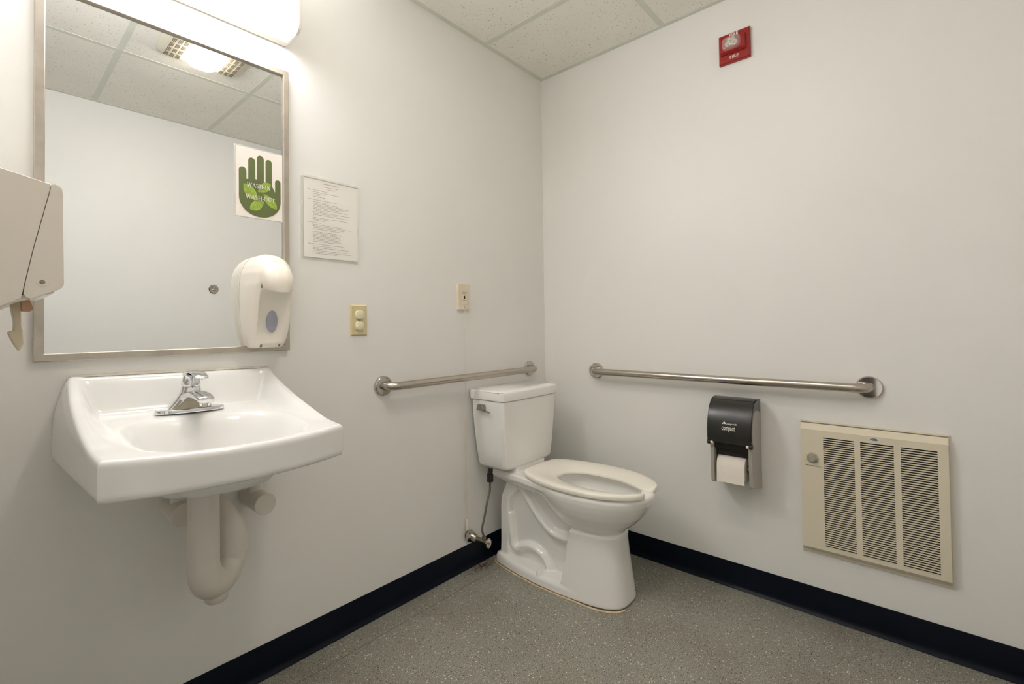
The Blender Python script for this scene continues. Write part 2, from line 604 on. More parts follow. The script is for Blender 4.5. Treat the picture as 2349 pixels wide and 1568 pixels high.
# ------------------------------------------------------------------ mirror
mir = thing('wall_mirror', 'tall framed mirror on the wall above the white sink', 'mirror', (-1.723, 0, 1.009))
mx0, mx1, mz0, mz1 = -2.0225, -1.4200, 1.0095, 1.9200
fw = 0.0185
obj('glass', MB().box((mx0 + 0.012, -0.0075, mz0 + 0.012), (mx1 - 0.012, -0.001, mz1 - 0.012)), 'mirror', mir, smooth=False)
prof = [(0.0, -0.0005), (0.0, -0.0150), (0.0015, -0.0162), (0.0165, -0.0162), (0.0185, -0.0150), (0.0185, -0.0076), (0.0120, -0.0076)]
fr = MB()
cs = [(mx0, mz0, 1, 1), (mx1, mz0, -1, 1), (mx1, mz1, -1, -1), (mx0, mz1, 1, -1)]
rings = [[(cx_ + sx * d, y, cz_ + sz * d) for d, y in prof] for cx_, cz_, sx, sz in cs]
rings.append(rings[0])
fr.loft(rings, cap0=False, cap1=False)
obj('frame', fr, 'frame', mir, angle=30)

# robe hook on the opposite wall, seen in the mirror
hk = thing('robe_hook', 'small round nickel robe hook on the far wall, seen in the mirror', 'hook', (-1.016, YF, 1.352))
obj('base', MB().lathe((-1.016, YF + 0.0005, 1.352), (0, 1, 0), [(0, 0.030), (0.004, 0.0305), (0.007, 0.027), (0.008, 0.001)]), 'steel_pol', hk)
obj('prong', MB().tube(smooth_path([(-1.016, YF + 0.006, 1.350), (-1.016, YF + 0.03, 1.346), (-1.016, YF + 0.045, 1.356), (-1.016, YF + 0.048, 1.376)]), 0.0055, 12), 'steel_pol', hk)

# ------------------------------------------------------------------ WASH-IN WASH-OUT sign on the glass
YG = -0.0075
sg = thing('hand_washing_sign', 'white laminated sign with a green hand stuck on the mirror', 'sign', (-1.512, YG, 1.42))
SX0, SX1, SZ0, SZ1 = -1.5800, -1.4392, 1.4245, 1.6385
obj('laminate_edge', MB().box((SX0 - 0.006, YG - 0.0004, SZ0 - 0.002), (SX1, YG - 0.0001, SZ1 + 0.004)), 'acrylic', sg, smooth=False)
obj('sheet', MB().box((SX0, YG - 0.0010, SZ0), (SX1, YG - 0.0005, SZ1)), 'lamin', sg, smooth=False)


def sgn(d):
    return lambda a, b, e: (a, YG - d - e, b)


def flat(mb, poly, fn, th=0.0003):
    mb.prism(poly, fn, 0, th)


def capsule(x, z0, z1, hw, n=12):
    return [(x - hw, z0), (x + hw, z0)] + [(x + hw * math.cos(PI * k / n), z1 - hw + hw * math.sin(PI * k / n)) for k in range(n + 1)]


SW, SH = 1 / 895.0, 0.2165 / 1345.0     # sign drawing units -> metres


def su(u, v):
    """u 0..1 across, v 0..1 up the sheet"""
    return (SX0 + u * (SX1 - SX0), SZ0 + v * (SZ1 - SZ0))


hand = MB()
W_ = SX1 - SX0
for u, top, hwid, bot in ((0.135, 0.712, 0.078, 0.28), (0.325, 0.868, 0.074, 0.30), (0.512, 0.925, 0.074, 0.30), (0.692, 0.893, 0.070, 0.30), (0.895, 0.620, 0.062, 0.26)):
    x, z1 = su(u, top)
    _, z0 = su(u, bot)
    flat(hand, capsule(x, z0, z1, hwid * W_), sgn(0.0011))
palm = []
x_l, zc = su(0.057, 0.36)
x_r, _ = su(0.957, 0.36)
xm, rx = (x_l + x_r) / 2, (x_r - x_l) / 2
pl = [(xm - rx * math.cos(PI * k / 24), su(0, 0.30)[1] - (su(0, 0.30)[1] - su(0, 0.022)[1]) * math.sin(PI * k / 24) ** 0.9) for k in range(25)] + [su(0.835, 0.42), su(0.80, 0.465), su(0.77, 0.50), su(0.62, 0.545), su(0.38, 0.57), su(0.213, 0.545), su(0.2, 0.54), su(0.057, 0.5)]
flat(hand, pl, sgn(0.00125))
obj('hand_print', hand, 'green', sg, smooth=False)


def leaf(mb, vb, a, b, wd, side=0.0):
    """leaf outline from point a (tip) to b (stem), in sheet units"""
    ax, az = su(*a)
    bx, bz = su(*b)
    L_ = math.hypot(bx - ax, bz - az)
    tx, tz = (bx - ax) / L_, (bz - az) / L_
    nx, nz = -tz, tx
    up, dn = [], []
    for k in range(13):
        t = k / 12
        w_ = wd * L_ * math.sin(PI * t ** 0.85)
        c_ = side * L_ * math.sin(PI * t)
        up.append((ax + tx * L_ * t + nx * (w_ + c_), az + tz * L_ * t + nz * (w_ + c_)))
        dn.append((ax + tx * L_ * t - nx * (w_ - c_), az + tz * L_ * t - nz * (w_ - c_)))
    flat(mb, up + dn[-2:0:-1], sgn(0.00145))
    for k in range(1, 6):
        t = k / 6.5
        c_ = side * L_ * math.sin(PI * t)
        px, pz = ax + tx * L_ * t + nx * c_, az + tz * L_ * t + nz * c_
        for s in (-1, 1):
            w_ = 0.75 * wd * L_ * math.sin(PI * t)
            qx, qz = px - tx * L_ * 0.06 + nx * w_ * s, pz - tz * L_ * 0.06 + nz * w_ * s
            e = 0.0003
            flat(vb, [(px - e * tx, pz - e * tz), (px + e * tx, pz + e * tz), (qx + e * tx, qz + e * tz), (qx - e * tx, qz - e * tz)], sgn(0.00178), 0.0002)
    flat(vb, [(ax - nx * 0.0003, az - nz * 0.0003), (ax + nx * 0.0003, az + nz * 0.0003), (bx + nx * 0.0004, bz + nz * 0.0004), (bx - nx * 0.0004, bz - nz * 0.0004)], sgn(0.00178), 0.0002) if abs(side) < 0.03 else None


lf, lv = MB(), MB()
leaf(lf, lv, (0.155, 0.475), (0.46, 0.24), 0.24, 0.0)
leaf(lf, lv, (0.735, 0.540), (0.45, 0.385), 0.27, 0.0)
leaf(lf, lv, (0.87, 0.175), (0.57, 0.375), 0.22, 0.0)
leaf(lf, lv, (0.285, 0.115), (0.60, 0.27), 0.26, 0.0)
obj('leaf_print', lf, 'leaf', sg, smooth=False)
obj('leaf_vein', lv, 'leafvein', sg, smooth=False)

# serif capitals drawn with strokes: (x0, y0, x1, y1, width)
TH, TN = 0.17, 0.07
GL = {
    'W': (1.25, [(0.08, 1, 0.36, 0, TH), (0.36, 0, 0.62, 0.95, TN), (0.62, 0.95, 0.88, 0, TH), (0.88, 0, 1.15, 1, TN), (-0.04, 1, 0.24, 1, TN), (1.02, 1, 1.28, 1, TN), (0.5, 1, 0.72, 1, TN)]),
    'A': (0.95, [(0.1, 0, 0.46, 1, TN), (0.46, 1, 0.84, 0, TH), (0.22, 0.34, 0.70, 0.34, TN), (0, 0, 0.22, 0, TN), (0.70, 0, 0.98, 0, TN)]),
    'S': (0.72, [(0.58, 0.80, 0.50, 0.95, TN), (0.50, 0.95, 0.30, 1.0, TN), (0.30, 1.0, 0.12, 0.88, TH), (0.12, 0.88, 0.14, 0.68, TH), (0.14, 0.68, 0.50, 0.42, TH), (0.50, 0.42, 0.58, 0.22, TH), (0.58, 0.22, 0.46, 0.04, TH), (0.46, 0.04, 0.24, 0.0, TN), (0.24, 0.0, 0.08, 0.22, TN)]),
    'H': (1.0, [(0.2, 0, 0.2, 1, TH), (0.8, 0, 0.8, 1, TH), (0.2, 0.52, 0.8, 0.52, TN), (0.04, 0, 0.36, 0, TN), (0.64, 0, 0.96, 0, TN), (0.04, 1, 0.36, 1, TN), (0.64, 1, 0.96, 1, TN)]),
    '-': (0.40, [(0.02, 0.38, 0.36, 0.38, 0.12)]),
    'I': (0.46, [(0.22, 0, 0.22, 1, TH), (0.06, 0, 0.38, 0, TN), (0.06, 1, 0.38, 1, TN)]),
    'N': (0.98, [(0.16, 0, 0.16, 1, TN), (0.16, 1, 0.80, 0.02, TH), (0.80, 0, 0.80, 1, TN), (0.02, 0, 0.30, 0, TN), (0.66, 1, 0.96, 1, TN), (0.02, 1, 0.22, 1, TN)]),
    'O': (1.0, [(0.5 + 0.42 * math.cos(2 * PI * k / 16), 0.5 + 0.5 * math.sin(2 * PI * k / 16), 0.5 + 0.42 * math.cos(2 * PI * (k + 1) / 16), 0.5 + 0.5 * math.sin(2 * PI * (k + 1) / 16), 0.08 + 0.09 * abs(math.cos(2 * PI * (k + 0.5) / 16))) for k in range(16)]),
    'U': (0.98, [(0.2, 0.3, 0.2, 1, TH), (0.2, 0.3, 0.34, 0.04, TH), (0.34, 0.04, 0.56, 0.0, TN), (0.56, 0.0, 0.74, 0.12, TN), (0.74, 0.12, 0.8, 0.35, TN), (0.8, 0.35, 0.8, 1, TN), (0.04, 1, 0.36, 1, TN), (0.66, 1, 0.94, 1, TN)]),
    'T': (0.86, [(0.42, 0, 0.42, 1, TH), (0.04, 1, 0.80, 1, TN), (0.26, 0, 0.58, 0, TN), (0.04, 1, 0.04, 0.78, TN), (0.80, 1, 0.80, 0.78, TN)]),
}


def serif(mb, text, u0, u1, v0, v1, fn, th):
    tot = sum(GL[c][0] + 0.06 for c in text)
    xa, za = su(u0, v0)
    xb, zb = su(u1, v1)
    kx, kz = (xb - xa) / tot, (zb - za)
    cur = 0
    for c in text:
        for (p, q, r, s, w_) in GL[c][1]:
            X0, Z0, X1, Z1 = xa + (cur + p) * kx, za + q * kz, xa + (cur + r) * kx, za + s * kz
            L_ = math.hypot(X1 - X0, Z1 - Z0) or 1e-6
            tx, tz = (X1 - X0) / L_, (Z1 - Z0) / L_
            h_ = w_ * kz / 2
            mb.prism([(X0 - tx * h_ * .5 - tz * h_, Z0 - tz * h_ * .5 + tx * h_), (X0 - tx * h_ * .5 + tz * h_, Z0 - tz * h_ * .5 - tx * h_), (X1 + tx * h_ * .5 + tz * h_, Z1 + tz * h_ * .5 - tx * h_), (X1 + tx * h_ * .5 - tz * h_, Z1 + tz * h_ * .5 + tx * h_)], fn, 0, th)
        cur += GL[c][0] + 0.06


t1_ = MB()
serif(t1_, 'WASH-IN', 0.225, 0.735, 0.440, 0.497, sgn(0.0021), 0.0003)
obj('lettering', t1_, 'white_ink', sg, smooth=False)
tx_ = MB()
serif(tx_, 'WASH-OUT', 0.200, 0.835, 0.270, 0.327, sgn(0.0021), 0.0003)
obj('lettering', tx_, 'white_ink', sg, smooth=False)

# ------------------------------------------------------------------ paper in a clear sleeve
ph = thing('paper_notice', 'printed hand washing instructions in a clear wall sleeve beside the mirror', 'notice', (-1.265, 0, 1.313))
PX0, PX1, PZ0, PZ1 = -1.3740, -1.1560, 1.3135, 1.5985
obj('sleeve_back', MB().box((PX0, -0.0022, PZ0), (PX1 - 0.003, -0.0003, PZ1 - 0.004)), 'acrylic', ph, bevel=0.0004, bseg=1)
obj('paper_sheet', MB().box((PX0 + 0.009, -0.0034, PZ0 + 0.008), (PX1 - 0.004, -0.0026, PZ1 - 0.009)), 'paper', ph, smooth=False)
obj('sleeve_front', MB().box((PX0 + 0.008, -0.0062, PZ0 + 0.007), (PX1, -0.0050, PZ1 + 0.001)), 'clear', ph, bevel=0.0004, bseg=1)
obj('sleeve_lip', MB().box((PX0 + 0.008, -0.0068, PZ1 - 0.007), (PX1, -0.0024, PZ1 + 0.001)), 'acrylic', ph, bevel=0.0008, bseg=1)
nt_ = MB()
for k in range(12):
    a0, a1 = PI / 2 + PI * k / 12, PI / 2 + PI * (k + 1) / 12
    c_ = (PX1 - 0.001, 1.4315)
    for ra, rb in ((0.0125, 0.0138),):
        nt_.prism([(c_[0] + ra * math.cos(a0), c_[1] + ra * math.sin(a0)), (c_[0] + rb * math.cos(a0), c_[1] + rb * math.sin(a0)), (c_[0] + rb * math.cos(a1), c_[1] + rb * math.sin(a1)), (c_[0] + ra * math.cos(a1), c_[1] + ra * math.sin(a1))], lambda a, b, d: (a, -0.0062 - d, b), 0, 0.0008)
obj('thumb_notch', nt_, 'lamin', ph)
pr = MB()
rnd = random.Random(3)


def words(x, xe, z, h=0.0013):
    while x < xe - 0.002:
        l_ = rnd.uniform(0.003, 0.011)
        l_ = min(l_, xe - x)
        pr.box((x, -0.00365, z - h / 2), (x + l_, -0.00342, z + h / 2))
        x += l_ + 0.0019


def ux(t):
    return PX0 + 0.009 + t * (PX1 - PX0 - 0.013)


def vz(t):
    return PZ1 - 0.009 - t * (PZ1 - PZ0 - 0.017)


LINES = [(0.33, 0.63, 0.035, 2), (0.34, 0.63, 0.073, 1), (0.42, 0.56, 0.100, 1), (0.07, 0.42, 0.135, 1), (0.16, 0.63, 0.160, 1), (0.17, 0.38, 0.180, 1), (0.17, 0.28, 0.200, 1), (0.16, 0.38, 0.218, 1),
         (0.07, 0.60, 0.258, 1), (0.16, 0.42, 0.285, 1), (0.16, 0.61, 0.305, 1), (0.16, 0.82, 0.323, 1), (0.16, 0.80, 0.341, 1), (0.16, 0.66, 0.359, 1), (0.16, 0.81, 0.377, 1), (0.16, 0.42, 0.395, 1), (0.16, 0.85, 0.413, 1), (0.16, 0.60, 0.431, 1), (0.16, 0.82, 0.449, 1), (0.16, 0.20, 0.467, 1), (0.16, 0.80, 0.487, 1), (0.16, 0.45, 0.505, 1), (0.16, 0.36, 0.523, 1),
         (0.07, 0.30, 0.553, 1), (0.15, 0.72, 0.578, 1), (0.16, 0.86, 0.597, 1), (0.16, 0.74, 0.616, 1), (0.16, 0.67, 0.635, 1),
         (0.15, 0.67, 0.668, 1), (0.16, 0.67, 0.686, 1), (0.16, 0.61, 0.704, 1), (0.16, 0.65, 0.722, 1), (0.16, 0.68, 0.740, 1), (0.16, 0.67, 0.758, 1), (0.16, 0.67, 0.776, 1), (0.16, 0.59, 0.794, 1),
         (0.07, 0.74, 0.826, 1), (0.16, 0.58, 0.850, 1), (0.16, 0.82, 0.870, 1), (0.16, 0.40, 0.888, 1), (0.16, 0.78, 0.908, 1), (0.16, 0.86, 0.930, 1), (0.16, 0.60, 0.948, 1)]
for a, b, v, wgt in LINES:
    words(ux(a), ux(b), vz(v), 0.0011 * (1.6 if wgt == 2 else 1))
    if a >= 0.15 and rnd.random() < 0.45 and v > 0.15:
        pr.box((ux(a) - 0.005, -0.00365, vz(v) - 0.0006), (ux(a) - 0.0035, -0.00342, vz(v) + 0.0006))
obj('printed_text', pr, 'ink', ph, smooth=False)


# ------------------------------------------------------------------ wall plates
def plate(xc, zc, hw_, hh_, d, bev):
    mb = MB()
    mb.loft([[(xc + sx * (hw_ - i), -dd, zc + sz * (hh_ - i)) for sx, sz in ((-1, -1), (1, -1), (1, 1), (-1, 1))] for dd, i in ((0.0004, 0), (0.0012, 0), (d, bev))])
    return mb


ox, oz = -1.157, 1.1067
ot = thing('wall_outlet', 'ivory duplex outlet on the wall with both sockets capped', 'outlet', (ox, 0, oz))
obj('cover_plate', plate(ox, oz, 0.035, 0.0572, 0.0055, 0.0045), 'ivory', ot, bevel=0.0006, bseg=2)
obj('socket_strip', MB().box((ox - 0.0165, -0.0064, oz - 0.034), (ox + 0.0165, -0.0050, oz + 0.034)), 'ivory', ot, bevel=0.0008, bseg=2)
for s in (1, -1):
    zc = oz + s * 0.0205
    cp = MB()
    rg = []
    for dd, sc_ in ((0.006, 1.0), (0.010, 1.0), (0.0125, 0.93), (0.0132, 0.80)):
        rg.append([(ox + 0.017 * sc_ * math.copysign(abs(math.cos(a)) ** 0.7, math.cos(a)), -dd, zc + 0.0158 * sc_ * math.copysign(abs(math.sin(a)) ** 0.55, math.sin(a))) for a in [2 * PI * k / 36 for k in range(36)]])
    cp.loft(rg)
    cpo = obj('safety_cap', cp, 'cap', ot, label='clear plastic safety cap in the socket')
    pass
for dz in (0.047, -0.047):
    sm = MB().lathe((ox, -0.0054, oz + dz), (0, -1, 0), [(0, 0.0028), (0.0008, 0.0026), (0.0009, 0.0001)], 14)
    obj('screw', sm, 'ivory', ot)
sq = MB().box((ox - 0.0035, -0.0070, oz - 0.0052), (ox + 0.0035, -0.0062, oz - 0.0032))
sq.box((ox - 0.0075, -0.0070, oz + 0.0015), (ox + 0.0075, -0.0066, oz + 0.0022))
sq.box((ox - 0.0070, -0.0070, oz - 0.0005), (ox + 0.0070, -0.0066, oz + 0.0000))
obj('socket_marking', sq, 'dark', ot, smooth=False)
obj('indicator_light', MB().lathe((ox - 0.0125, -0.0115, oz - 0.0195), (0, -1, 0), [(0, 0.002), (0.0016, 0.0018), (0.002, 0.0001)], 12), 'led', ot, label='small lit green indicator')

kx, kz = -0.6262, 1.2118
cl = thing('emergency_call_switch', 'almond emergency call plate high on the wall holding the pull cord', 'switch', (kx, 0, kz))
cb = MB().box((kx - 0.035, -0.0140, kz - 0.0572), (kx + 0.035, -0.0004, kz + 0.0572))
obj('plate', cb, 'callp', cl, bevel=0.0012)
for xa_, xb_ in ((-0.0352, -0.019), (0.019, 0.0352)):
    rb = MB()
    for k in range(8):
        zz = kz + 0.031 - k * 0.0082
        rb.box((kx + xa_, -0.0148, zz - 0.0028), (kx + xb_, -0.0136, zz + 0.0028))
    obj('ribbed_panel', rb, 'callp', cl)
obj('centre_module', MB().box((kx - 0.0165, -0.0165, kz - 0.034), (kx + 0.0165, -0.0138, kz + 0.030)), 'callp', cl, bevel=0.0008)
kk = MB().box((kx - 0.0032, -0.0178, kz - 0.010), (kx + 0.0032, -0.0164, kz + 0.004))
obj('slot', kk, 'black', cl)
for zz, w_, h_ in ((0.0205, 0.0145, 0.0011), (0.0130, 0.0115, 0.0013), (-0.0165, 0.0090, 0.0016)):
    km = MB()
    x = kx - w_
    while x < kx + w_ - 0.001:
        l_ = rnd.uniform(0.002, 0.004)
        km.box((x, -0.0168, kz + zz - h_ / 2), (min(x + l_, kx + w_), -0.0164, kz + zz + h_ / 2))
        x += l_ + 0.0008
    obj('printed_text', km, 'ink', cl, smooth=False)
for dz in (0.0465, -0.0465):
    ks = MB().lathe((kx, -0.0139, kz + dz), (0, -1, 0), [(0, 0.0024), (0.0008, 0.0022), (0.0009, 0.0001)], 14)
    obj('screw', ks, 'metal_dk', cl)

# pull cord with its gathered loops and bell-shaped pull
cd = thing('pull_cord', 'thin white emergency pull cord hanging in loops behind the grab bar', 'cord', (-0.628, -0.018, 1.175))
cm = MB()
cm.tube(smooth_path([(-0.626, -0.0168, kz - 0.030), (-0.6265, -0.0185, 1.15), (-0.6275, -0.018, 0.95), (-0.6275, -0.018, 0.69)], 5), 0.0011, 8)
cm.tube(smooth_path([(-0.6275, -0.018, 0.690), (-0.6310, -0.018, 0.687), (-0.6345, -0.018, 0.676), (-0.6345, -0.018, 0.640), (-0.6330, -0.018, 0.60), (-0.6310, -0.018, 0.55), (-0.6290, -0.018, 0.50), (-0.6290, -0.018, 0.45), (-0.6330, -0.018, 0.40), (-0.6350, -0.018, 0.34), (-0.6330, -0.018, 0.285), (-0.6280, -0.018, 0.272), (-0.6210, -0.018, 0.288), (-0.6240, -0.018, 0.330), (-0.6280, -0.018, 0.38), (-0.6290, -0.018, 0.45), (-0.6285, -0.019, 0.50), (-0.6255, -0.019, 0.56), (-0.6255, -0.019, 0.62), (-0.6285, -0.019, 0.655), (-0.6335, -0.019, 0.656)], 6), 0.0010, 8)
cm.tube([(-0.6275, -0.018, 0.69), (-0.6275, -0.018, 0.63), (-0.629, -0.018, 0.5), (-0.629, -0.018, 0.4), (-0.6285, -0.018, 0.222)], 0.0008, 8)
obj('cord', cm, 'cord', cd)
bl = MB().lathe((-0.6285, -0.018, 0.224), (0, 0, -1), [(0, 0.0025), (0.003, 0.0042), (0.020, 0.0068), (0.042, 0.0088), (0.047, 0.0082), (0.047, 0.0001)], 18)
obj('bell_pull', bl, 'cord', cd)


# ------------------------------------------------------------------ grab bars
def grab_bar(name, label, p0, p1, nrm, group):
    P0, P1, Nn = Vector(p0), Vector(p1), Vector(nrm)
    t = thing(name, label, 'grab bar', (P0 + P1) / 2, group)
    D = (P1 - P0).normalized()
    st, rr_ = 0.055, 0.040
    path = [P0 + Nn * 0.010]
    for k in range(9):
        a = PI / 2 * k / 8
        path.append(P0 + Nn * (st - rr_ + rr_ * math.sin(a)) + D * (rr_ - rr_ * math.cos(a)))
    for k in range(9):
        a = PI / 2 * (1 - k / 8)
        path.append(P1 + Nn * (st - rr_ + rr_ * math.sin(a)) - D * (rr_ - rr_ * math.cos(a)))
    path.append(P1 + Nn * 0.010)
    n = len(path)
    # dense middle not needed: straight
    obj('tube', MB().tube(path, 0.0155, 36), 'steel', t, angle=60)
    for p in (P0, P1):
        fl = MB().lathe(p + Nn * 0.0004, Nn, [(0, 0.0385), (0.004, 0.0388), (0.0095, 0.0372), (0.0115, 0.0350), (0.0125, 0.0180), (0.0125, 0.0001)], 56)
        f_ = obj('flange', fl, 'steel_pol', t, angle=25)
        obj('flange_opening', MB().lathe(p + Nn * 0.0122, Nn, [(0, 0.0180), (0.0006, 0.0180), (0.0006, 0.0001)], 36), 'dark', f_)
    return t


grab_bar('grab_bar', 'shorter stainless grab bar on the wall behind the toilet tank', (-1.0540, 0, 0.8564), (-0.1460, 0, 0.8564), (0, -1, 0), None)
grab_bar('grab_bar', 'longer stainless grab bar on the right wall above the tissue dispenser', (0, -0.3160, 0.8503), (0, -1.3820, 0.8503), (-1, 0, 0), None)

# ------------------------------------------------------------------ fire alarm
fa = thing('fire_alarm', 'red fire alarm strobe high on the right wall', 'alarm', (0, -0.980, 2.148))


def fB(x):  # plane facing -X : a -> -Y from centre, b -> Z
    return lambda a, b, d: (-x - d, -a, b)


ay0, ay1, az0, az1 = -0.9215, -1.0380, 2.1475, 2.2680
pm = MB()
pm.loft([[(-d, (ay0 - i) if s == 0 else (ay1 + i), z) for s, z in ((0, az0 + i2), (1, az0 + i2), (1, az1 - i2), (0, az1 - i2))] for d, i, i2 in ((0.0004, 0, 0), (0.013, 0, 0), (0.0175, 0.003, 0.004))])
obj('housing', pm, 'red', fa, bevel=0.001, bseg=2)
rm = MB()
rm.loft([[(-d, y, z) for y, z in ((-0.929 - i, 2.1800 + i3), (-1.026 + i, 2.1800 + i3), (-1.026 + i, 2.2440 - i), (-0.929 - i, 2.2440 - i))] for d, i, i3 in ((0.0170, 0, 0), (0.0250, 0.002, 0.002), (0.0320, 0.004, 0.010))])
obj('raised_front', rm, 'red', fa, bevel=0.0012, bseg=2)
le = MB()
rg = []
for dd, s in ((0.0315, 1.0), (0.040, 0.97), (0.0445, 0.90), (0.0465, 0.75)):
    rg.append([(-dd, -0.9745 + 0.0345 * s * math.copysign(abs(math.cos(a)) ** 0.45, math.cos(a)), 2.2165 + 0.0250 * s * math.copysign(abs(math.sin(a)) ** 0.45, math.sin(a))) for a in [2 * PI * k / 40 for k in range(40)]])
le.loft(rg)
obj('strobe_lens', le, 'strobe', fa)
st = MB()
for dy in (-0.0105, 0.0105):
    st.lathe((-0.0325, -0.9735 + dy, 2.217), (-1, 0, 0), [(0, 0.0138), (0.003, 0.0130), (0.0065, 0.0085), (0.009, 0.0035), (0.0095, 0.0002)], 10)
for dy in (-0.0075, 0.0075):
    st.lathe((-0.0325, -0.9735 + dy, 2.2325), (-1, 0, 0), [(0, 0.0085), (0.003, 0.0080), (0.006, 0.0045), (0.0065, 0.0002)], 9)
obj('reflector', st, 'reflector', fa, angle=10)
obj('sound_port', MB().box((-0.0300, -0.9965, 2.1815), (-0.0262, -0.9915, 2.1850)), 'black', fa)
tf = text_mb('FIRE', 0.0168, lambda a, b, d: (-0.0174 - d, -0.9795 - a, 2.1655 + b), 0.0006, 1.0, 0.00028, 'CENTER', 1.12)
t2 = text_mb('FIRE', 0.0168, lambda a, b, d: (-0.0174 - d, -0.9795 - a, 2.2560 + b), 0.0006, 1.0, 0.00028, 'CENTER', 1.12)
obj('lettering', t2, 'white_ink', fa, smooth=False)
obj('lettering', tf, 'white_ink', fa, smooth=False)

# ------------------------------------------------------------------ soap dispenser on the mirror
sd = thing('soap_dispenser', 'white plastic soap dispenser mounted over the mirror corner', 'dispenser', (-1.505, -0.008, 1.022))
SXC, SY = -1.5050, -0.0165
tab = [(1.0225, .044, .046), (1.026, .049, .054), (1.035, .054, .060), (1.055, .060, .068), (1.09, .0655, .077), (1.13, .0685, .087), (1.17, .070, .098), (1.21, .069, .109), (1.245, .065, .112), (1.270, .057, .106), (1.288, .045, .092), (1.300, .030, .070), (1.306, .014, .045), (1.3075, .002, .02)]


def sprof(z):
    zs = [t[0] for t in tab]
    return np.interp(z, zs, [t[1] for t in tab]), np.interp(z, zs, [t[2] for t in tab])


zz_ = sorted(set(list(np.linspace(1.0225, 1.30, 60)) + [1.024, 1.028, 1.302, 1.304, 1.306, 1.3072, 1.3075]))
rg = []
NS = 64
for z in zz_:
    hw_, dp = sprof(z)
    r = []
    for k in range(NS + 1):
        a = PI * k / NS
        ca, sa = math.cos(a), math.sin(a)
        x = hw_ * math.copysign(abs(ca) ** 0.62, ca)
        y = dp * sa ** 0.62
        # scooped hand recess below the push lever
        m_ = max(0, 1 - ((x - 0.003) / 0.047) ** 2) * max(0, 1 - ((z - 1.118) / 0.078) ** 2)
        y -= 0.026 * (m_ ** 0.6) * (1 if y > 0.04 else 0) * (dp / 0.1)
        r.append((SXC + x, SY - y, z))
    rg.append(r)
shell = MB().loft(rg)
obj('cover', shell, 'white_pl', sd, angle=60)
bk = []
for z in zz_:
    hw_, dp = sprof(z)
    h2 = hw_ + 0.0015
    bk.append([(SXC - h2, -0.0078, z - 0.0003), (SXC + h2, -0.0078, z - 0.0003), (SXC + h2, -0.0150, z - 0.0003), (SXC - h2, -0.0150, z - 0.0003)])
obj('back_plate', MB().loft(bk), 'white_pl', sd, angle=50)
rg = []
for z, hw_, d0, d1 in ((1.1835, .034, .085, .140), (1.186, .038, .080, .145), (1.200, .043, .080, .147), (1.220, .045, .08, .145), (1.240, .045, .08, .138), (1.258, .041, .075, .125), (1.272, .033, .07, .108), (1.281, .020, .07, .090)):
    r = []
    for k in range(33):
        a = PI * k / 32
        r.append((SXC + hw_ * math.copysign(abs(math.cos(a)) ** 0.7, math.cos(a)), SY - d0 - (d1 - d0) * math.sin(a) ** 0.6 + 0.0, z + (0.010 * (math.cos(a) ** 2) if z < 1.19 else 0)))
    rg.append(r)
obj('push_lever', MB().loft(rg), 'white_pl', sd, angle=50)
obj('lever_gap', MB().box((SXC - 0.0440, SY - 0.1020, 1.1990), (SXC - 0.0425, SY - 0.0900, 1.2320)), 'dark', sd)
wn = []
for dd, s in ((0.045, 1.0), (0.0640, 1.0), (0.0670, 0.93), (0.0685, 0.7), (0.0690, 0.3)):
    wn.append([(SXC + 0.0005 + 0.0165 * s * math.cos(a), SY - dd, 1.1035 + 0.0335 * s * math.sin(a)) for a in [2 * PI * k / 36 for k in range(36)]])
obj('level_window', MB().loft(wn), 'lens_blue', sd, label='grey oval level window')
for dx in (-0.028, 0.026):
    obj('latch_slot', MB().box((SXC + dx - 0.0030, SY - 0.0585, 1.0255), (SXC + dx + 0.0012, SY - 0.0480, 1.0335)), 'metal_dk', sd)
del wn

# ------------------------------------------------------------------ paper towel dispenser on the left wall
td = thing('paper_towel_dispenser', 'off-white lever paper towel dispenser at the left, in front of the mirror', 'dispenser', (XL, -0.29, 1.12))
ty0, ty1 = -0.42, -0.165
seam = [(-2.0265, 1.3266), (-2.0307, 1.306), (-2.0472, 1.2231), (-2.0583, 1.1588), (-2.0599, 1.1475)]
bodyp = [(XL + 0.0005, 1.392), (-2.0262, 1.3370)] + seam + [(-2.0620, 1.1370), (-2.0864, 1.1225), (XL + 0.0005, 1.060)]
fn = lambda a, b, d: (a, d, b)
obj('cabinet', MB().prism(bodyp, fn, ty0, ty1), 'towel_pl', td, bevel=0.0014, bseg=4)
frontp = [(-2.0257, 1.3276), (-2.0252, 1.3362), (-2.0205, 1.3378), (-2.0150, 1.3362), (-2.0112, 1.3320), (-2.0100, 1.3260), (-2.0080, 1.1640), (-2.0095, 1.1580), (-2.0150, 1.1535), (-2.0500, 1.1362), (-2.0560, 1.1385), (-2.0592, 1.1445), (-2.0576, 1.1588), (-2.0465, 1.2231), (-2.0300, 1.306)]
obj('front_cover', MB().prism(frontp, fn, ty0 - 0.0005, ty1 + 0.0005), 'towel_pl', td, bevel=0.0010, bseg=4)
obj('lock_ring', MB().lathe((-2.0359, ty0 - 0.0002, 1.1655), (0, -1, 0), [(0, 0.0078), (0.0008, 0.0074), (0.0008, 0.0042), (0.0002, 0.0040)], 28), 'towel_pl', td)
obj('lock', MB().lathe((-2.0359, ty0 - 0.0004, 1.1655), (0, -1, 0), [(0, 0.0036), (0.0010, 0.0034), (0.0012, 0.0001)], 20), 'metal_dk', td)
obj('lower_chute', MB().prism([(-2.250, 1.080), (-2.090, 1.130), (-2.020, 1.160), (-2.020, 1.148), (-2.070, 1.130), (-2.09, 1.118), (-2.250, 1.064)], fn, ty0 + 0.01, ty1 - 0.01), 'lamin', td)
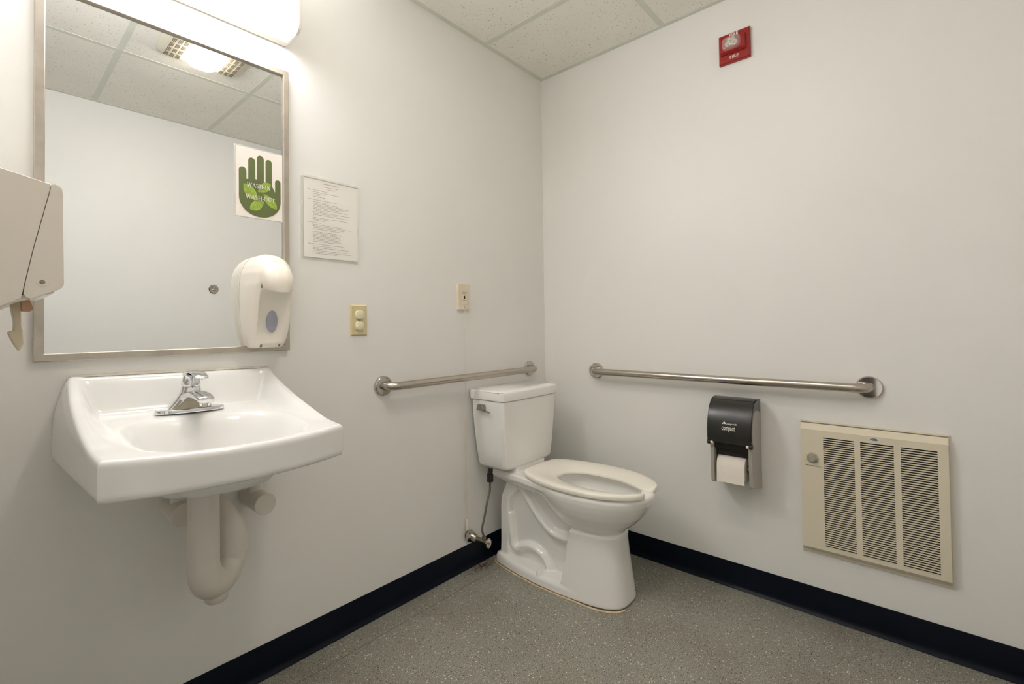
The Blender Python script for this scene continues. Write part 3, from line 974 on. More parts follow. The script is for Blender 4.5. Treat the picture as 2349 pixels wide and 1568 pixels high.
lvp = [(-2.0715, 1.135), (-2.0697, 1.1222), (-2.0662, 1.0977), (-2.067, 1.083), (-2.0747, 1.0807), (-2.0700, 1.0670), (-2.0643, 1.0535), (-2.059, 1.0446), (-2.0534, 1.058), (-2.0547, 1.0828), (-2.0565, 1.0927), (-2.0575, 1.1273), (-2.0575, 1.135)]
obj('push_lever', MB().prism(lvp, fn, -0.325, -0.275), 'lever', td, bevel=0.002)
obj('towel_tip', MB().prism([(-2.0598, 1.140), (-2.0496, 1.142), (-2.0435, 1.121), (-2.047, 1.1166), (-2.0581, 1.1172)], fn, -0.37, -0.33), 'brown', td, bevel=0.001, label='brown paper towel tip')

# ------------------------------------------------------------------ sink
XS, ZP = -1.7255, 0.85
sk = thing('wall_sink', 'white porcelain wall-hung sink with a backsplash under the mirror', 'sink', (XS, 0, ZP))
SK_ROLL = 0.0205


def hwS(y, z):
    """half width of the outer shell"""
    t = min(1, max(0, -y / 0.455))
    base = 0.2625 + (0.2400 - 0.2625) * t
    up = max(0, (z - 0.86) / 0.105)
    return base - 0.022 * up ** 1.3


def yfS(u):
    return -(0.452 + 0.050 * (1 - u * u))


def rimP(y):
    ys = [0, 0.015, 0.06, 0.11, 0.18, 0.25, 0.31, 0.37, 0.455, 0.52]
    zs = [0.9640, 0.9600, 0.9395, 0.9180, 0.8950, 0.8765, 0.8620, 0.8500, 0.8420, 0.8400]
    return np.interp(-y, ys, zs)


def smst(a, b, x):
    t = np.clip((x - a) / (b - a), 0, 1)
    return t * t * (3 - 2 * t)


def deckS(y):
    return np.interp(-y, [0, 0.06, 0.20, 0.50], [0.8715, 0.8700, 0.8610, 0.8405])


NU, NV = 190, 170
us = np.sin(np.linspace(-PI / 2, PI / 2, NU) * 0.999) * 0.45 + np.linspace(-1, 1, NU) * 0.55
us = us / us[-1]
vs_ = np.linspace(0, 1, NV)
vs_ = 0.5 * vs_ + 0.5 * (0.5 - 0.5 * np.cos(PI * vs_))
Zt = np.zeros((NU, NV))
Xt = np.zeros((NU, NV))
Yt = np.zeros((NU, NV))
for i, u in enumerate(us):
    for j, v in enumerate(vs_):
        y = v * yfS(u) - 0.0006
        z = deckS(y)
        # raised side rims and backsplash
        prof_z = rimP(y)
        hw0 = hwS(y, prof_z)
        x = u * hw0
        e = hw0 - abs(x)
        side = 1 - smst(0.018, 0.062, e)
        backh = 0.9620
        sb = 1 - smst(0.014, 0.062, -y)
        zs_ = z + (max(prof_z, z) - z) * side
        zb = z + (backh - z) * sb
        z = max(zs_, zb) + 0.004 * math.exp(-((zs_ - zb) / 0.02) ** 2) * (1 if min(zs_, zb) > deckS(y) + 0.01 else 0)
        z = min(z, 0.9645)
        # basin
        bx, by = x / 0.178, (y + 0.305 + 0.018 * (1 - u * u)) / 0.158
        q = (abs(bx) ** 3.4 + abs(by) ** 3.4) ** (1 / 3.4)
        dep = 0.125 * smst(1.02, 0.50, q)
        z -= dep if q < 1.02 else 0
        Xt[i, j], Yt[i, j], Zt[i, j] = x, y, z
# light smoothing for glaze-soft transitions
for it in range(11):
    Zs = Zt.copy()
    Zs[1:-1, 1:-1] = (Zt[1:-1, 1:-1] * 2 + Zt[:-2, 1:-1] + Zt[2:, 1:-1] + Zt[1:-1, :-2] + Zt[1:-1, 2:]) / 6
    Zt = Zs
R_ = 0.010
for i in range(NU):
    for j in range(NV):
        x, y = Xt[i, j], Yt[i, j]
        e = min(hwS(y, Zt[i, j]) - abs(x), y - yfS(us[i]))
        if e < R_:
            Zt[i, j] -= R_ - math.sqrt(max(0, R_ * R_ - (R_ - e) ** 2))
cr, sr = math.cos(SK_ROLL), math.sin(SK_ROLL)


def SR(x, y, z):
    """local sink coordinates -> world, with the basin's slight lean to the right"""
    zl = z - ZP
    return (XS + x * cr + zl * sr, y, ZP - x * sr + zl * cr)


sv, sf = [], []
for i in range(NU):
    for j in range(NV):
        sv.append(SR(Xt[i, j], Yt[i, j], Zt[i, j]))
for i in range(NU - 1):
    for j in range(NV - 1):
        a = i * NV + j
        sf.append((a, a + NV, a + NV + 1, a + 1))
# skirt: perimeter (left side back->front, front, right side front->back)
per = [(0, j) for j in range(NV)] + [(i, NV - 1) for i in range(1, NU)] + [(NU - 1, j) for j in range(NV - 2, -1, -1)]
ZB = 0.7660
prev = [i * NV + j for i, j in per]
NL = 12
for l in range(1, NL + 4):
    cur = []
    for (i, j) in per:
        z0 = Zt[i, j]
        x0_, y0_ = Xt[i, j], Yt[i, j]
        u = us[i]
        if l <= NL:
            z = z0 + (ZB + 0.012 - z0) * l / NL
            ins = 0.0
        else:
            a = (l - NL) / 3 * PI / 2
            z = ZB + 0.012 - 0.012 * math.sin(a)
            ins = 0.012 * (1 - math.cos(a))
        yy = y0_
        sgx = 1 if x0_ > 0 else -1
        if i == 0 or i == NU - 1:
            x = sgx * (hwS(yy, z) - ins)
            yy = yy + (ins if yy < -0.4 else 0)
        else:
            x = x0_ * (hwS(yy, z)) / max(hwS(yy, z0), 1e-6)
            yy = yy + ins
        cur.append(len(sv))
        sv.append(SR(x, yy, z))
    for k in range(len(per) - 1):
        sf.append((prev[k], cur[k], cur[k + 1], prev[k + 1]))
    prev = cur
# flat underside and back
sf.append(tuple(prev))
top_back = [i * NV for i in range(NU)]
nper = len(per)
left_col = [i_ for i_ in range(0)]
sm_ = MB()
sm_.add(sv, sf)
sink_o = obj('basin', sm_, 'porcelain', sk, angle=70)
# bowl bulge under the apron
bg = []
for z, s in ((0.772, 1.0), (0.750, 0.99), (0.732, 0.93), (0.720, 0.82), (0.712, 0.60), (0.710, 0.2)):
    bg.append([SR(0.150 * s * math.copysign(abs(math.cos(a)) ** 0.6, math.cos(a)), -0.250 + 0.150 * s * math.copysign(abs(math.sin(a)) ** 0.6, math.sin(a)), z) for a in [2 * PI * k / 40 for k in range(40)]])
obj('bowl_underside', MB().loft(bg), 'porcelain', sk, angle=60)
dr = MB().lathe(SR(0, -0.255, 0.7475), (0, 0, 1), [(0, 0.021), (0.004, 0.021), (0.005, 0.018), (0.003, 0.014), (0.003, 0.001)], 28)
obj('drain', dr, 'chrome', sk, label='round chrome drain')
cs_ = MB()
n_ = 60
rg = []
for k in range(n_ + 1):
    x = -0.232 + 0.47 * k / n_
    hgt = 0.0020 + 0.0022 * rnd.random() + 0.003 * math.exp(-((k - 20) / 5) ** 2)
    rg.append([SR(x, -0.0004, 0.960), SR(x, -0.006, 0.9635), SR(x, -0.0035, 0.9650 + hgt * 0.7), SR(x, -0.0004, 0.9650 + hgt)])
cs_.loft(rg)
obj('sealant', cs_, 'sealant', sk, label='cracked sealant line along the top')

# faucet
FX, FY, FZ = -1.7310, -0.1180, 0.8700
fc = thing('faucet', 'chrome single-lever faucet on the sink deck', 'faucet', (FX, FY, FZ))


def FR(x, y, z):
    return (FX + x * cr + z * sr, FY + y, FZ - x * sr + z * cr)


rg = []
for z, s, q in ((-0.001, 1.0, 0), (0.005, 1.0, 0), (0.0075, 0.975, 0), (0.0085, 0.92, 0)):
    rg.append([FR(0.0790 * s * math.copysign(abs(math.cos(a)) ** 0.85, math.cos(a)), 0.0275 * s * math.copysign(abs(math.sin(a)) ** 0.75, math.sin(a)), z) for a in [2 * PI * k / 64 for k in range(64)]])
obj('base_plate', MB().loft(rg), 'chrome', fc, angle=40)


def ell(c, t, hx, hn, n=32, ex=0.85):
    """ellipse ring centred c in the YZ plane path, tangent t; hx half width in X, hn half height"""
    c, t = Vector(c), Vector(t).normalized()
    nn = Vector((1, 0, 0)).cross(t).normalized()
    out = []
    for k in range(n):
        a = 2 * PI * k / n
        p = c + Vector((1, 0, 0)) * hx * math.copysign(abs(math.cos(a)) ** ex, math.cos(a)) + nn * hn * math.copysign(abs(math.sin(a)) ** ex, math.sin(a))
        out.append(FR(*p))
    return out


# flared body rising from the plate
rg = []
for z, hx, hy, y in ((0.004, 0.056, 0.026, 0.0), (0.012, 0.049, 0.0258, 0.0), (0.022, 0.041, 0.0255, 0.0), (0.036, 0.0315, 0.0248, 0.001), (0.050, 0.0240, 0.0235, 0.002), (0.060, 0.0225, 0.0225, 0.002), (0.0635, 0.021, 0.021, 0.002)):
    rg.append([FR(hx * math.cos(a), y + hy * math.sin(a), z) for a in [2 * PI * k / 48 for k in range(48)]])
obj('body', MB().loft(rg), 'chrome', fc, angle=60)
path = smooth_path([(0, 0.010, 0.026), (0, -0.020, 0.038), (0, -0.055, 0.0455), (0, -0.090, 0.0450), (0, -0.115, 0.0405), (0, -0.126, 0.0375)], 5)
szs = np.linspace(0, 1, len(path))
rg = []
for i, p in enumerate(path):
    t = path[min(i + 1, len(path) - 1)] - path[max(i - 1, 0)]
    hx = np.interp(szs[i], [0, 0.3, 0.7, 0.93, 1], [0.032, 0.0245, 0.0205, 0.0180, 0.012])
    hn = np.interp(szs[i], [0, 0.3, 0.7, 0.93, 1], [0.016, 0.0125, 0.0105, 0.0085, 0.004])
    rg.append(ell(p, t, hx, hn))
obj('recess_face', MB().prism([(-0.046, 0.0088), (-0.036, 0.0150), (-0.026, 0.0260), (-0.016, 0.0325), (0.024, 0.0335), (0.0255, 0.0260), (0.031, 0.0160), (0.042, 0.0088)], lambda a, b, d: FR(a, -0.0235 - d, b), 0, 0.0045), 'metal_dk', fc, label='dark shaded face under the spout')  # flat dark plate imitates the shade of a hollow under the spout
obj('spout', MB().loft(rg), 'chrome', fc, angle=60)
obj('aerator', MB().lathe(FR(0, -0.108, 0.036), (0, 0, -1), [(0, 0.011), (0.012, 0.011), (0.013, 0.0095), (0.013, 0.0001)], 24), 'chrome', fc)
rg = []
for z, r_ in ((0.0640, 0.0215), (0.067, 0.0222), (0.076, 0.0215), (0.085, 0.0185), (0.091, 0.014), (0.094, 0.006), (0.0945, 0.001)):
    rg.append([FR(r_ * math.cos(a), 0.002 + r_ * math.sin(a), z) for a in [2 * PI * k / 40 for k in range(40)]])
hd = obj('handle_dome', MB().loft(rg), 'chrome', fc, angle=60)
path = smooth_path([(0, 0.032, 0.0840), (0, 0.010, 0.0965), (0, -0.020, 0.1015), (0, -0.052, 0.1000), (0, -0.080, 0.0930), (0, -0.091, 0.0885)], 5)
szs = np.linspace(0, 1, len(path))
rg = []
for i, p in enumerate(path):
    t = path[min(i + 1, len(path) - 1)] - path[max(i - 1, 0)]
    rg.append(ell(p, t, np.interp(szs[i], [0, 0.2, 0.7, 0.93, 1], [0.010, 0.018, 0.0165, 0.0145, 0.006]), np.interp(szs[i], [0, 0.2, 0.8, 1], [0.002, 0.0035, 0.0040, 0.002])))
obj('lever_handle', MB().loft(rg), 'chrome', fc, angle=60)

# drain trap in white covers
dt = thing('drain_trap', 'white covered drain trap hanging under the sink', 'pipe', (-1.725, -0.20, 0.40))
obj('tailpiece_cover', MB().tube([(-1.7250, -0.200, 0.742), (-1.7250, -0.200, 0.60), (-1.7250, -0.200, 0.505)], [0.0350, 0.0352, 0.0356], 40), 'insul', dt, angle=50)
P_, Rr = smooth_path([(-1.7250, -0.200, 0.512), (-1.7240, -0.199, 0.480), (-1.7120, -0.192, 0.447), (-1.6860, -0.174, 0.432), (-1.6600, -0.156, 0.443), (-1.6440, -0.145, 0.470), (-1.6400, -0.142, 0.505)], 5, [0.0345, 0.0375, 0.0390, 0.0390, 0.0390, 0.0385, 0.036])
obj('u_bend_cover', MB().tube(P_, Rr, 40), 'insul', dt, angle=50)
P_, Rr = smooth_path([(-1.6400, -0.142, 0.470), (-1.6400, -0.142, 0.510), (-1.6430, -0.130, 0.545), (-1.6540, -0.090, 0.580), (-1.6650, -0.045, 0.598), (-1.6670, -0.001, 0.603)], 5, [0.0385, 0.0380, 0.0365, 0.034, 0.032, 0.031])
obj('wall_elbow_cover', MB().tube(P_, Rr, 40), 'insul', dt, angle=50)
obj('collar', MB().lathe((-1.6405, -0.1425, 0.462), (0.03, 0.02, 1), [(0, 0.0385), (0.002, 0.0408), (0.026, 0.0408), (0.028, 0.0385)], 44), 'insul', dt)
obj('cleanout_cap', MB().lathe((-1.6900, -0.1775, 0.412), (0.10, 0.07, -1), [(0, 0.0300), (0.012, 0.0285), (0.022, 0.0275), (0.025, 0.0250), (0.026, 0.0001)], 36), 'insul', dt)


def stop_cover(label, x, z, y0, y1, riser):
    t = thing('supply_stop_cover', label, 'pipe cover', (x, 0, z))
    obj('valve_cover', MB().cyl((x, -0.001, z), (x, y1 + 0.010, z), 0.0300), 'insul', t, bevel=0.002)
    obj('end_cap', MB().lathe((x, y1 + 0.012, z), (0, -1, 0), [(0, 0.0305), (0.011, 0.0305), (0.013, 0.029), (0.013, 0.0001)], 40), 'insul', t)
    P2 = smooth_path([(x, -0.060, z + 0.012), (x - 0.002, -0.060, z + 0.06), (x - 0.008, -0.060, riser)], 5)
    obj('riser_cover', MB().tube(P2, 0.019, 28), 'insul', t)
    return t


stop_cover('white supply valve cover to the right of the drain trap', -1.5440, 0.5760, -0.05, -0.125, 0.764)
stop_cover('white supply valve cover half hidden at the left of the drain pipe', -1.7440, 0.6000, -0.05, -0.110, 0.722)

# ------------------------------------------------------------------ toilet
TX = -0.3900
tl = thing('toilet', 'white floor-mounted toilet in the corner with an open-front seat', 'toilet', (TX, -0.36, 0))


def egg(z, yr, yw, yf, hw_, n=72, ef=0.9, er=0.9):
    r = []
    for k in range(n):
        a = 2 * PI * k / n
        ca, sa = math.cos(a), math.sin(a)
        e_ = er if sa > 0 else ef
        x = hw_ * math.copysign(abs(ca) ** e_, ca)
        y = yw + ((yr - yw) if sa > 0 else (yw - yf)) * math.copysign(abs(sa) ** e_, sa)
        r.append((TX + x, y, z))
    return r


tb = MB()
# bowl: outside from below up to the rim, then down the inside
tb.loft([egg(0.236, -0.43, -0.52, -0.600, 0.060), egg(0.262, -0.40, -0.52, -0.640, 0.092), egg(0.285, -0.37, -0.52, -0.662, 0.116), egg(0.315, -0.34, -0.515, -0.697, 0.141), egg(0.345, -0.315, -0.51, -0.725, 0.160),
         egg(0.375, -0.295, -0.505, -0.745, 0.173), egg(0.400, -0.275, -0.50, -0.758, 0.181), egg(0.420, -0.265, -0.495, -0.764, 0.184), egg(0.430, -0.265, -0.495, -0.761, 0.181), egg(0.4335, -0.27, -0.495, -0.752, 0.173),
         egg(0.4335, -0.330, -0.505, -0.715, 0.130), egg(0.425, -0.337, -0.505, -0.708, 0.122), egg(0.400, -0.337, -0.505, -0.712, 0.124), egg(0.365, -0.345, -0.505, -0.700, 0.117), egg(0.320, -0.38, -0.51, -0.655, 0.088), egg(0.285, -0.43, -0.52, -0.600, 0.055), egg(0.268, -0.47, -0.52, -0.565, 0.02)])


def sect(z, yr, yf, hwr, hwf, nose, n=28):
    """deck outline: rear edge straight, front joins the bowl"""
    return [(TX - hwr, yr, z), (TX + hwr, yr, z), (TX + hwf, yf, z), (TX - hwf, yf, z)]


tb.loft([sect(0.372, -0.062, -0.30, 0.072, 0.116, 0), sect(0.392, -0.050, -0.32, 0.100, 0.138, 0), sect(0.410, -0.042, -0.32, 0.116, 0.1525, 0), sect(0.4335, -0.042, -0.32, 0.116, 0.1525, 0)])
# shoulders that carry the deck edge forward into the rim
for sg_ in (-1, 1):
    tb.loft([[(TX + sg_ * xa, ya_, z) for xa, ya_ in ((0.095, -0.26), (oa, -0.26), (ob, -0.425), (0.124, -0.425), (0.122, -0.36))] for z, oa, ob in ((0.378, 0.112, 0.140), (0.394, 0.134, 0.160), (0.410, 0.1455, 0.1705), (0.4335, 0.1455, 0.1705))])
# neck up to the tank
tb.loft([sect(0.425, -0.05, -0.20, 0.10, 0.10, 0), sect(0.456, -0.05, -0.195, 0.105, 0.105, 0)])


# front column
def dcol(z, yr, yf, hw_, n=40, ex=0.62):
    r = [(TX + hw_, yr, z)]
    for k in range(1, n):
        a = PI * k / n
        r.append((TX + hw_ * math.copysign(abs(math.cos(a)) ** ex, math.cos(a)), yr - (yr - yf) * math.sin(a) ** 0.80, z))
    r.append((TX - hw_, yr, z))
    return r


tb.loft([dcol(0.0015, -0.428, -0.672, 0.1290), dcol(0.012, -0.428, -0.674, 0.1295), dcol(0.06, -0.434, -0.668, 0.1230), dcol(0.12, -0.441, -0.660, 0.1160), dcol(0.18, -0.449, -0.652, 0.1110), dcol(0.23, -0.458, -0.647, 0.1080), dcol(0.262, -0.464, -0.648, 0.1080)])


# foot
def foot(z, i, n=24):
    r = []
    ys_ = [-0.046, -0.06, -0.085, -0.14, -0.22, -0.32, -0.43, -0.50]
    ws = [0.078, 0.094, 0.104, 0.116, 0.128, 0.1365, 0.1345, 0.128]
    for y, w_ in zip(ys_, ws):
        r.append((TX - w_ + i, min(y, -0.046 - i), z))
    for y, w_ in list(zip(ys_, ws))[::-1]:
        r.append((TX + w_ - i, min(y, -0.046 - i), z))
    return r


tb.loft([foot(0.0015, 0), foot(0.030, 0.002), foot(0.040, 0.008), foot(0.043, 0.016)])
# web, rear pillar
tb.box((TX - 0.052, -0.46, 0.03), (TX + 0.052, -0.12, 0.385))
rgp = []
for z, hw_, y0, y1 in ((0.03, 0.082, -0.062, -0.132), (0.10, 0.078, -0.062, -0.130), (0.26, 0.076, -0.062, -0.130), (0.30, 0.073, -0.066, -0.135), (0.335, 0.066, -0.078, -0.17), (0.372, 0.060, -0.090, -0.22), (0.39, 0.06, -0.09, -0.22)):
    rgp.append([(TX + sx * hw_ * wx, y, z) for sx, wx, y in ((-1, .75, y0), (1, .75, y0), (1, 1, y0 - .015), (1, 1, y1 + .012), (1, .8, y1), (-1, .8, y1), (-1, 1, y1 + .012), (-1, 1, y0 - .015))])
tb.loft(rgp)


def etube(path, hx, hn, n=28, seg=6):
    P = smooth_path(path, seg)
    rings = []
    S_ = np.linspace(0, 1, len(P))
    for i, p in enumerate(P):
        t = (P[min(i + 1, len(P) - 1)] - P[max(i - 1, 0)]).normalized()
        nn = Vector((1, 0, 0)).cross(t).normalized()
        rings.append([p + Vector((1, 0, 0)) * hx * math.cos(2 * PI * k / n) + nn * hn * math.sin(2 * PI * k / n) for k in range(n)])
    tb.loft(rings)


etube([(TX, -0.170, 0.385), (TX, -0.225, 0.318), (TX, -0.262, 0.275), (TX, -0.300, 0.240), (TX, -0.352, 0.205), (TX, -0.410, 0.198), (TX, -0.45, 0.20)], 0.080, 0.029)
etube([(TX, -0.120, 0.23), (TX, -0.128, 0.16), (TX, -0.135, 0.098), (TX, -0.160, 0.080), (TX, -0.195, 0.098), (TX, -0.240, 0.112), (TX, -0.292, 0.100), (TX, -0.325, 0.068), (TX, -0.340, 0.03)], 0.079, 0.026)
bowl = obj('bowl', tb, 'porcelain2', tl, angle=180)
md = bowl.modifiers.new('remesh', 'REMESH')
md.mode = 'VOXEL'
md.voxel_size = 0.0036
md.use_smooth_shade = True
md = bowl.modifiers.new('smooth', 'SMOOTH')
md.factor = 0.5
md.iterations = 7

# caulk, stained
cr_ = []
for k in range(2):
    pass
cm_ = MB()
outl = [(x, y) for x, y, z in foot(0, -0.002)[:8]] + [(x, y) for x, y, z in dcol(0, -0.50, -0.676, 0.130)[::-1]] + [(x, y) for x, y, z in foot(0, -0.002)[8:]]
pp = [Vector((x, y, 0.0012)) for x, y in outl]
pp = [p + Vector(((p.x - TX) * 0.012, (p.y + 0.36) * 0.008, 0)) for p in pp]
cm_.tube([p for p in pp[:26]], 0.0036, 8)
obj('caulk_bead', cm_, 'caulk', tl, label='yellowed caulk bead around the foot')
for s in (-1, 1):
    obj('bolt_cap', MB().lathe((TX + s * 0.1180, -0.322, 0.0380), (0, 0, 1), [(0, 0.0135), (0.003, 0.013), (0.016, 0.0105), (0.021, 0.007), (0.0225, 0.0002)], 24), 'porcelain2', tl)


# tank
def trect(z, hw_, yb, yf, bow, ch, n=10):
    """tank outline with a bowed front and clipped front corners"""
    r = [(TX - hw_, yb, z)]
    r.append((TX - hw_, yf + ch * 1.1, z))
    for k in range(n + 1):
        u = -1 + 2 * k / n
        r.append((TX + u * (hw_ - ch * 0.35), yf + (ch * 0.18 if abs(u) == 1 else 0) - bow * (1 - u * u), z))
    r.append((TX + hw_, yf + ch * 1.1, z))
    r.append((TX + hw_, yb, z))
    return r


tk = MB().loft([trect(0.4490, 0.155, -0.040, -0.176, 0.004, 0.015), trect(0.4515, 0.161, -0.034, -0.186, 0.005, 0.017), trect(0.4600, 0.168, -0.028, -0.193, 0.006, 0.018), trect(0.53, 0.178, -0.022, -0.197, 0.007, 0.018), trect(0.64, 0.190, -0.018, -0.2005, 0.008, 0.018), trect(0.7515, 0.1965, -0.015, -0.203, 0.009, 0.018)])
obj('tank', tk, 'porcelain2', tl, bevel=0.0065, bseg=4, angle=40)
ld = MB().loft([trect(0.7530, 0.2010, -0.010, -0.208, 0.009, 0.018), trect(0.7870, 0.2030, -0.008, -0.210, 0.009, 0.018), trect(0.7945, 0.199, -0.012, -0.206, 0.009, 0.018), trect(0.8010, 0.183, -0.028, -0.190, 0.008, 0.018)])
obj('tank_lid', ld, 'porcelain2', tl, bevel=0.006, bseg=4, angle=40)
# chrome trip lever on the tank's left side
XSd = TX - 0.1945
lv = MB()
lv.loft([[(XSd - d, y, z) for y, z in ((-0.056 - i, 0.7060 + i), (-0.101 + i, 0.7075 + i), (-0.098 + i * 1.5, 0.7335 - i), (-0.064 - i * 1.5, 0.7345 - i))] for d, i in ((-0.002, 0), (0.014, 0), (0.020, 0.003))])
t_o = obj('flush_lever', lv, 'lever_metal', tl, bevel=0.002, bseg=3, label='chrome trip lever on the tank side')
hm = MB()
hm.loft([[(XSd - d0, y, z0), (XSd - d1, y, z0), (XSd - d1, y, z1), (XSd - d0, y, z1)] for y, d0, d1, z0, z1 in ((-0.094, 0.006, 0.019, 0.7055, 0.7120), (-0.110, 0.008, 0.020, 0.7045, 0.7095), (-0.128, 0.010, 0.021, 0.7030, 0.7075), (-0.137, 0.012, 0.020, 0.7020, 0.7055))])
obj('lever_arm', hm, 'lever_metal', t_o, bevel=0.0012, bseg=2)

# seat: an open-front ring, outer edge high and inner edge low
OUT = [(0.0, -0.2285), (0.050, -0.2295), (0.095, -0.2330), (0.122, -0.2500), (0.150, -0.2950), (0.1715, -0.355), (0.1845, -0.420), (0.1890, -0.485), (0.1865, -0.550), (0.1760, -0.610), (0.1560, -0.665), (0.1240, -0.715), (0.0930, -0.745), (0.0660, -0.758), (0.0500, -0.7600)]
INN = [(0.0, -0.3600), (0.022, -0.3620), (0.045, -0.3720), (0.062, -0.3880), (0.077, -0.4120), (0.0870, -0.440), (0.0925, -0.475), (0.0945, -0.515), (0.0930, -0.555), (0.0880, -0.592), (0.0770, -0.630), (0.0600, -0.668), (0.0420, -0.697), (0.0330, -0.722), (0.0310, -0.745)]


def catm(P, n):
    return [(p.x, p.y) for p in smooth_path([(a, b, 0) for a, b in P], n)]


Oc, Ic = catm(OUT, 4), catm(INN, 4)
full = [((-o[0], o[1]), (-i_[0], i_[1])) for o, i_ in list(zip(Oc, Ic))[::-1]] + list(zip(Oc, Ic))[1:]
rg = []
ZO, ZI, TK = 0.4580, 0.4400, 0.0195
N2 = len(full)
for idx, (o, i_) in enumerate(full):
    endk = min(idx, N2 - 1 - idx)
    shr = {0: 0.40, 1: 0.12}.get(endk, 0.0)
    thk = {0: 0.45, 1: 0.85}.get(endk, 1.0)
    O_, I_ = Vector((TX + o[0], o[1], 0)), Vector((TX + i_[0], i_[1], 0))
    mid = (O_ + I_) / 2
    O_ = O_.lerp(mid, shr)
    I_ = I_.lerp(mid, shr)
    sec = []
    w_ = (O_ - I_).length
    prf = [(0.0, -0.004, 1), (0.012, -0.001, 1), (0.05, 0.0, 1), (0.5, 0.0015, 1), (0.90, 0.0, 1), (0.965, -0.0018, 1), (1.0, -0.007, 1), (1.0, -0.012, 1), (0.985, -0.0195, 0), (0.93, -0.0210, 0), (0.5, -0.0190, 0), (0.05, -0.0150, 0), (0.0, -0.010, 0)]
    for s, dz, _ in prf:
        zt = ZI + (ZO - ZI) * min(1, s / 0.85)
        p = I_.lerp(O_, s)
        mz = zt - 0.010
        sec.append((p.x, p.y, mz + (zt + dz - mz) * thk))
    rg.append(sec)
obj('seat', MB().loft(rg), 'seat', tl, angle=50)
for s in (-1, 1):
    hg = MB().box((TX + s * 0.070 - 0.018, -0.262, 0.4330), (TX + s * 0.070 + 0.018, -0.225, 0.4500))
    obj('seat_hinge', hg, 'seat', tl, bevel=0.003)
for s in (-1, 1):
    bmpr = MB().box((TX + s * 0.150 - 0.010, -0.56, 0.4325), (TX + s * 0.150 + 0.010, -0.53, 0.4440))
    obj('seat_bumper', bmpr, 'seat', tl)

# water supply
vx, vz_ = -0.6048, 0.1420
sv_ = thing('shutoff_valve', 'nickel water shut-off valve low on the wall beside the toilet', 'valve', (vx, 0, vz_))
obj('escutcheon', MB().lathe((vx, -0.0095, vz_), (0, -1, 0), [(0, 0.0265), (0.002, 0.0270), (0.042, 0.0135), (0.045, 0.010), (0.045, 0.0001)], 36), 'steel_pol', sv_)
obj('stub_pipe', MB().cyl((vx, -0.0004, vz_), (vx, -0.012, vz_), 0.021), 'dark', sv_)  # dark plug stands in for the shaded hole behind the escutcheon
vb = MB().cyl((vx, -0.053, vz_), (vx, -0.074, vz_), 0.0110, None, 8)
vb.cyl((vx, -0.072, vz_), (vx, -0.118, vz_), 0.0090)
vb.cyl((vx, -0.098, vz_), (vx, -0.098, vz_ + 0.020), 0.0075)
vb.cyl((vx, -0.098, vz_ + 0.012), (vx, -0.098, vz_ + 0.022), 0.0095, None, 6)
obj('valve_body', vb, 'metal_dk', sv_, bevel=0.0005)
vh = []
for d, s in ((0.0, 0.80), (0.002, 1.0), (0.006, 1.0), (0.0075, 0.85), (0.0065, 0.7)):
    vh.append([(vx + 0.0165 * s * math.cos(a), -0.120 - d, vz_ + 0.0205 * s * math.sin(a)) for a in [2 * PI * k / 32 for k in range(32)]])
vh_o = obj('oval_handle', MB().loft(vh), 'steel_pol', sv_)
obj('handle_screw', MB().cyl((vx, -0.126, vz_), (vx, -0.1290, vz_), 0.0035, None, 12), 'brass', vh_o)
hs_ = thing('supply_hose', 'grey braided supply hose rising to the black nut under the tank', 'hose', (-0.5630, -0.100, 0.30))
hp = smooth_path([(vx, -0.098, vz_ + 0.0215), (-0.6155, -0.098, 0.200), (-0.5990, -0.098, 0.250), (-0.5800, -0.099, 0.315), (-0.5650, -0.099, 0.350), (-0.5630, -0.100, 0.395)], 6)
obj('hose', MB().tube(hp, 0.0048, 14), 'hose', hs_)
nt2 = MB().cyl((-0.5630, -0.100, 0.392), (-0.5630, -0.100, 0.424), 0.0145, None, 12)
nt2.cyl((-0.5630, -0.100, 0.424), (-0.5600, -0.100, 0.4485), 0.0115)
obj('coupling_nut', nt2, 'black', hs_, bevel=0.001, angle=20)

# ------------------------------------------------------------------ toilet tissue dispenser
tp = thing('tissue_dispenser', 'smoke-grey double roll tissue dispenser on the right wall under the long grab bar', 'dispenser', (0, -0.967, 0.42))
ya, yb_ = -0.890, -1.046
covp = [(-0.020, 0.7790), (-0.050, 0.7840), (-0.085, 0.7830), (-0.108, 0.7730), (-0.128, 0.7540), (-0.143, 0.7290), (-0.153, 0.7000), (-0.158, 0.6650), (-0.1575, 0.6350), (-0.153, 0.6170)]
inn_ = [(-0.148, 0.6170), (-0.1520, 0.6360), (-0.1525, 0.6640), (-0.1478, 0.6980), (-0.1384, 0.7258), (-0.1240, 0.7500), (-0.1052, 0.7678), (-0.084, 0.7770), (-0.050, 0.7780), (-0.020, 0.7730)]
fb = lambda a, b, d: (a, d, b)
cv = MB().prism(covp + inn_, fb, ya, yb_)
# side cheeks of the cover: a curved band on each end
band = covp + [(-0.1350, 0.6170), (-0.1395, 0.6360), (-0.1400, 0.6640), (-0.1350, 0.6920), (-0.1240, 0.7150), (-0.108, 0.7330), (-0.088, 0.7440), (-0.055, 0.7400), (-0.020, 0.7300)]
cv.prism(band, fb, ya, ya - 0.003)
cv.prism(band, fb, yb_ + 0.003, yb_)
tc_o = obj('cover', cv, 'smoke', tp, bevel=0.0012, bseg=2, angle=50)
# lettering and mark, following the curve of the cover
def covx(z):
    return -np.interp(z, [0.635, 0.665, 0.700, 0.729], [0.1575, 0.158, 0.153, 0.143]) - 0.0002


